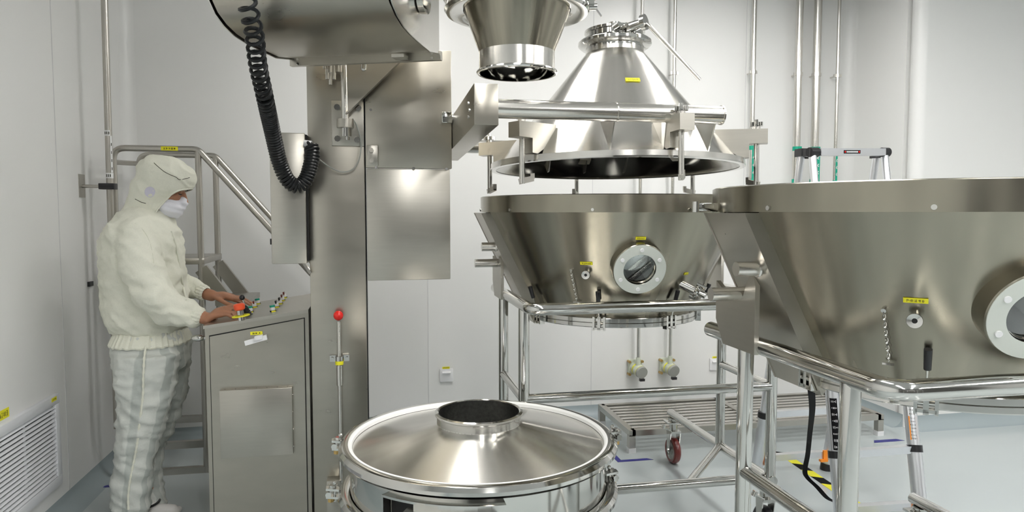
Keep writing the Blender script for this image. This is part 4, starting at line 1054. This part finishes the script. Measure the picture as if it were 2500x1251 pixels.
# far (left) hand, index finger stretched to the green button, thumb side towards the camera
kf = [pv(566, 728, 3.592), pv(567, 725, 3.612), pv(564, 727, 3.634), pv(560, 730, 3.652)]
for k_, r_ in zip(kf, (.0145, .0145, .013, .012)): chain(b, [(wrF+Vector((.01, (k_.y-3.62)*.55, 0)), .0165), (wrF.lerp(k_, .55)+Vector((0, 0, .008)), .017), (k_, r_)])
finger([kf[0], pv(586, 731, 3.588), pv(601, 739, 3.585), pv(613, 746, 3.58)])
finger([kf[1], pv(589, 727, 3.614), pv(604, 735, 3.612), pv(616, 742, 3.61)])
finger([kf[2], pv(583, 729, 3.638), pv(597, 735, 3.64), pv(606, 742, 3.64)])
finger([kf[3], pv(575, 735, 3.658), pv(587, 740, 3.66), pv(595, 745, 3.662)], .0082)
finger([wrF+Vector((.025, -.018, -.010)), pv(552, 741, 3.562), pv(566, 746, 3.548), pv(579, 749, 3.54)], .0105)
body, bvB = remesh(b, 'body', 'skin', P, vox=.0042, it=5)
# eyes and brows
for s_ in (-1, 1):
    b = MB(); b.tube([HD(.086-.0*s_, s_*(.016+.006*k_), .013+.003*math.sin(k_/5*PI)-.0*k_)-fw*(.0045*k_*.55) for k_ in range(6)], [.0018, .0032, .0034, .003, .0024, .0012], n=8); b.build('eyebrow', 'hair', body)
    b = MB(); b.tube([HD(.0795, s_*(.019+.005*k_), -.011-.0012*math.sin(k_/5*PI))-fw*(.0028*k_*.7) for k_ in range(6)], [.001, .002, .0022, .0022, .0018, .001], n=8); b.build('eyelid_line', 'hair', body)

# ---- trousers
def folds(c, n_, amp, sx=14., sz=26., seed=0.):
    a = noise.noise(Vector((c.x*sx, c.y*sx, c.z*sz+seed)))
    a2 = noise.noise(Vector((c.x*sx*2.1+7, c.y*sx*2.1, c.z*sz*1.7+seed)))
    rg = 1-abs(noise.noise(Vector((c.x*sx*.8+3, c.y*sx*.8, c.z*sz*.9+c.x*9+seed))))*2
    return amp*(a*.9+a2*.45+max(0, rg)**3*.8-.2)
def R3(x, y, hw, dv, dep=None):
    m_ = pxm(hw, x, y, dv); return (Q(x, y, dv), m_, dep or m_*.92)
b = MB()
loft(b, [R3(*q) for q in ((370, 798, 80, 0, .15), (371, 815, 84, 0, .175), (372, 832, 91, 0, .185), (372, 865, 93, 0, .19), (371, 890, 92, 0, .19))])
loft(b, [R3(*q) for q in ((366, 860, 82, -.10), (360, 900, 77, -.105), (358, 950, 70, -.11), (352, 1000, 63, -.11), (346, 1045, 59, -.11), (338, 1080, 56, -.11), (335, 1103, 52, -.11), (322, 1150, 49, -.11), (321, 1200, 46, -.11), (320, 1240, 45, -.11), (321, 1268, 38, -.11), (322, 1278, 33, -.11))])
loft(b, [R3(*q) for q in ((390, 860, 74, .09), (394, 900, 68, .10), (396, 950, 60, .10), (388, 1000, 54, .11), (380, 1045, 46, .11), (364, 1095, 38, .11), (360, 1150, 34, .11), (366, 1195, 36, .11), (370, 1230, 34, .07), (372, 1262, 28, .045))])
def dtr(c, n_): 
    k_ = .005 if c.z > .75 else .009
    return c+n_*(folds(c, n_, k_*1.35, 8, 17, 3.)+folds(c, n_, .005, 18, 34, 8.))
trs, bvT = remesh(b, 'trousers', 'trouser', P, vox=.010, it=7, deform=dtr)
# lengthwise darker bands stored per vertex from the angle round each leg
at = trs.data.attributes.new('band', 'FLOAT', 'POINT'); W_ = world(P)
for i, v_ in enumerate(trs.data.vertices):
    c = W_ @ v_.co; near = c.y < PV
    px_, sc_ = (360 if near else 385), 1
    zz = c.z; cx_ = Q(358 if near else 388, 950, -.1 if near else .1).x+(zz-.78)*.14
    an = math.atan2(c.y-(PV-.11 if near else PV+.11), c.x-cx_)
    at.data[i].value = (.5+.5*math.sin(an*8+1.2*math.sin(an*2.3)+.6))*(.55+.45*math.cos(an+.35)) if c.z < .86 else 0.
# gathered waistband showing below the jacket hem
b = MB(); rows = []; n_ = 120
for y_, hw_, dp_ in ((803, 82, .155), (812, 84, .168), (822, 89, .182), (832, 93, .192), (836, 92, .189)):
    c_, hx_, hy_ = R3(370, y_, hw_+1.5, 0, dp_+.004); rows.append([b.v(c_+Vector((hx_*math.copysign(abs(math.cos(2*PI*i/n_))**.87, math.cos(2*PI*i/n_)), hy_*math.copysign(abs(math.sin(2*PI*i/n_))**.87, math.sin(2*PI*i/n_)), 0))*(1+0*i)+Vector((0, 0, .0025*math.sin(i*1.3)))+(Vector((math.cos(2*PI*i/n_), math.sin(2*PI*i/n_), 0))*.003*math.sin(i*PI/1.5))) for i in range(n_)])
for q0, q1 in zip(rows, rows[1:]):
    for i in range(n_): b.f([q0[i], q0[(i+1) % n_], q1[(i+1) % n_], q1[i]], True)
b.build('waistband', 'cloth', trs)
# side seam
b = MB(); pts_ = []
for x, y in ((356, 845), (352, 880), (350, 920), (349, 960), (345, 1000), (340, 1040), (336, 1075), (332, 1100), (326, 1130), (318, 1170), (313, 1210), (313, 1245)):
    h_ = hit(bvT, x, y, .0008)
    if h_: pts_.append(h_)
sp_ = smooth_path(pts_, 8); b.tube(sp_, [.0048+.0012*math.sin(i*1.9) for i in range(len(sp_))], n=8); b.build('side_seam', 'cloth', trs)

# ---- jacket
b = MB()
loft(b, [R3(*q) for q in ((356, 508, 40, 0, .07), (352, 524, 58, 0, .115), (349, 543, 76, 0, .17), (349, 565, 88, 0, .20), (349, 600, 96, 0, .20), (350, 650, 97, 0, .195), (352, 700, 99, 0, .19), (357, 750, 101, 0, .19), (364, 785, 97, 0, .19), (368, 802, 88, 0, .175), (370, 812, 78, 0, .155))], ex=2.2)
capsule(b, Q(340, 572, -.14), .075, Q(340, 572, .14), .075)
chain(b, [(Q(333, 578, -.16), .082), (Q(350, 650, -.205), .088), (Q(377, 722, -.225), .082), (Q(408, 752, -.225), .072), (Q(452, 762, -.22), .060), (Q(480, 772, -.22), .044)])
chain(b, [(Q(345, 578, .16), .08), (Q(385, 640, .20), .08), (Q(428, 694, .21), .062), (Q(462, 702, .17), .055), (Q(490, 713, .13), .042)])
def djk(c, n_): 
    near = c.y < PV-.1
    return c+n_*(folds(c, n_, .010, 7, 14, 11.)+folds(c, n_, .0055, 17, 28, 4.)+ (.004*math.sin((c.x*.8+c.z)*95+3*noise.noise(c*9)) if c.x > Q(455, 770).x else 0))
jk, bvJ = remesh(b, 'jacket', 'cloth', P, vox=.010, it=6, deform=djk)
# elastic cuffs
for a_, dr_, r_ in ((Q(484, 773, -.222), (wrN-Q(452, 762, -.22)).normalized(), .040), (Q(496, 715, .115), (wrF-Q(462, 702, .17)).normalized(), .036)):
    b = MB(); x_, y_ = basis(dr_); n_ = 60; rows = []
    for (t_, rr_) in ((-.022, .96), (-.010, 1.08), (.0, 1.0), (.010, 1.03), (.018, .9), (.02, .8)):
        rows.append([b.v(a_+dr_*t_+(x_*math.cos(2*PI*i/n_)+y_*math.sin(2*PI*i/n_))*r_*rr_*(1+.045*math.sin(i*2*PI/4))) for i in range(n_)])
    for q0, q1 in zip(rows, rows[1:]):
        for i in range(n_): b.f([q0[i], q0[(i+1) % n_], q1[(i+1) % n_], q1[i]], True)
    b.build('cuff', 'cloth', jk)
# zip placket
pts_ = [h_ for h_ in (hit(bvJ, x, y, .001) for x, y in ((418, 565), (430, 600), (437, 640), (443, 680), (448, 705), (455, 735))) if h_]
if len(pts_) > 2: MB().tube(smooth_path(pts_, 6), .0045, n=8).build('zip_placket', 'cloth', jk)
# collar
b = MB()
loft(b, [R3(*q) for q in ((368, 520, 54, 0, .10), (378, 532, 56, 0, .11), (372, 550, 60, 0, .13))]); b.bm.free()
# armhole seam
pts_ = [h_ for h_ in (hit(bvJ, x, y, .0005) for x, y in ((330, 545), (348, 560), (361, 580), (370, 605), (374, 630), (378, 650))) if h_]
if len(pts_) > 2: MB().tube(smooth_path(pts_, 6), .0018, n=6).build('armhole_seam', 'cloth', jk)

# ---- hood
b = MB()
ell(b, HD(-.018, 0, .028), fw, upv, (.128, .105, .112))
ell(b, HD(.028, 0, .060), fw, upv, (.088, .085, .066))
capsule(b, HD(-.05, 0, -.03), .092, Q(352, 520), .082)
capsule(b, HD(.0, 0, -.055), .078, Q(380, 532), .066)
capsule(b, Q(352, 520), .08, Q(345, 540), .095)
poly = [(500, 440), (480, 458), (464, 464), (446, 468), (428, 478), (415, 491), (404, 504), (394, 517), (386, 531), (384, 542), (500, 570)]
PL = [(Q(x, y).x, Q(x, y).z) for x, y in poly]
def inside(c):
    n_ = len(PL); r_ = False
    for i in range(n_):
        x1, z1 = PL[i]; x2, z2 = PL[i-1]
        if (z1 > c.z) != (z2 > c.z) and c.x < (x2-x1)*(c.z-z1)/(z2-z1)+x1: r_ = not r_
    return r_
def dhd(c, n_): return c+n_*folds(c, n_, .007, 13, 15, 5.)
hood, bvH = remesh(b, 'hood', 'cloth', P, vox=.006, it=6, deform=dhd, cut=inside, solid=.003)
pts_ = [h_ for h_ in (hit(bvH, x, y, .0006) for x, y in ((376, 398), (388, 409), (402, 420), (418, 428), (430, 433), (438, 439), (451, 437), (463, 434))) if h_]
if len(pts_) > 2: MB().tube(smooth_path(pts_, 6), .0013, n=6).build('crown_seam', 'ink', hood)
bm = bmesh.new(); bm.from_mesh(hood.data); bm.edges.ensure_lookup_table()
adj = {}
for e_ in bm.edges:
    if e_.is_boundary:
        for q0, q1 in ((e_.verts[0], e_.verts[1]), (e_.verts[1], e_.verts[0])): adj.setdefault(q0.index, []).append(q1.index)
loops = []; seen = set()
for s0_ in adj:
    if s0_ in seen: continue
    lp = [s0_]; seen.add(s0_)
    while True:
        nx = [n_ for n_ in adj[lp[-1]] if n_ not in seen]
        if not nx: break
        lp.append(nx[0]); seen.add(nx[0])
    loops.append(lp)
if loops:
    lp = max(loops, key=len); bm.verts.ensure_lookup_table(); W_ = world(hood)
    co = [W_ @ bm.verts[i].co for i in lp]; n_ = len(co)
    for _ in range(14): co = [(co[i-1]+co[i]*2+co[(i+1) % n_])/4 for i in range(n_)]
    MB().tube(co[::2], .0042, n=8, closed=True).build('opening_hem', 'cloth', hood)
bm.free()
b = MB(); row = []
for r_, z_ in ((0, 0), (1, 0)):
    pass
ring = [h_ for h_ in (hit(bvH, 366+13*math.cos(a), 469+13*math.sin(a), .0012) for a in [2*PI*i/20 for i in range(20)]) if h_]
cen_ = hit(bvH, 366, 469, .0012)
if len(ring) == 20 and cen_:
    vs = [b.v(p_) for p_ in ring]; c_ = b.v(cen_)
    for i in range(20): b.f([vs[i], vs[(i+1) % 20], c_], True)
    b.build('mesh_patch', 'lilac', hood)
pts_ = [h_ for h_ in (hit(bvH, x, y, .001) for x, y in ((330, 486), (345, 494), (356, 497))) if h_]
if len(pts_) > 1: MB().tube(pts_, .0015, n=6).build('neck_seam', 'ink', hood)

# ---- mask
b = MB()
ell(b, HD(.042, 0, -.080), fw, upv, (.066, .064, .055))
capsule(b, HD(.087, 0, -.046), .028, HD(.078, 0, -.098), .029)
mk, bvM = remesh(b, 'face_mask', 'mask', P, vox=.004, it=5, cut=lambda c: (c-hc_).dot(fw) < .004, solid=.0015,
    deform=lambda c, n_: c+n_*(.0016*math.sin((c-hc_).dot(upv)*240)))

# ---- shoes
for dv_, px_, y_ in ((-.11, 322, 1262), (.025, 362, 1256)):
    cx = Q(px_, y_, dv_).x; b = MB()
    c0_ = Vector((cx, PV+dv_, 0))
    capsule(b, c0_+Vector((-.03, 0, .035)), .034, c0_+Vector((.11, -.0, .024)), .024); capsule(b, c0_+Vector((.02, 0, .036)), .032, c0_+Vector((-.005, 0, .055)), .034)
    b.box(cx-.07, cx+.145, PV+dv_-.042, PV+dv_+.042, .0, .025, .01)
    sh, _ = remesh(b, 'shoe', 'shoe', P, vox=.006, it=4, deform=lambda c, n_: Vector((c.x, c.y, max(.0, c.z))))
    b = MB(); b.tube([c0_+Vector((.02+.03*math.cos(a), .045*math.sin(a), .062+.008*math.cos(a))) for a in [2*PI*i/16 for i in range(16)]], .006, n=6, closed=True); b.build('shoe_trim', 'black', sh)
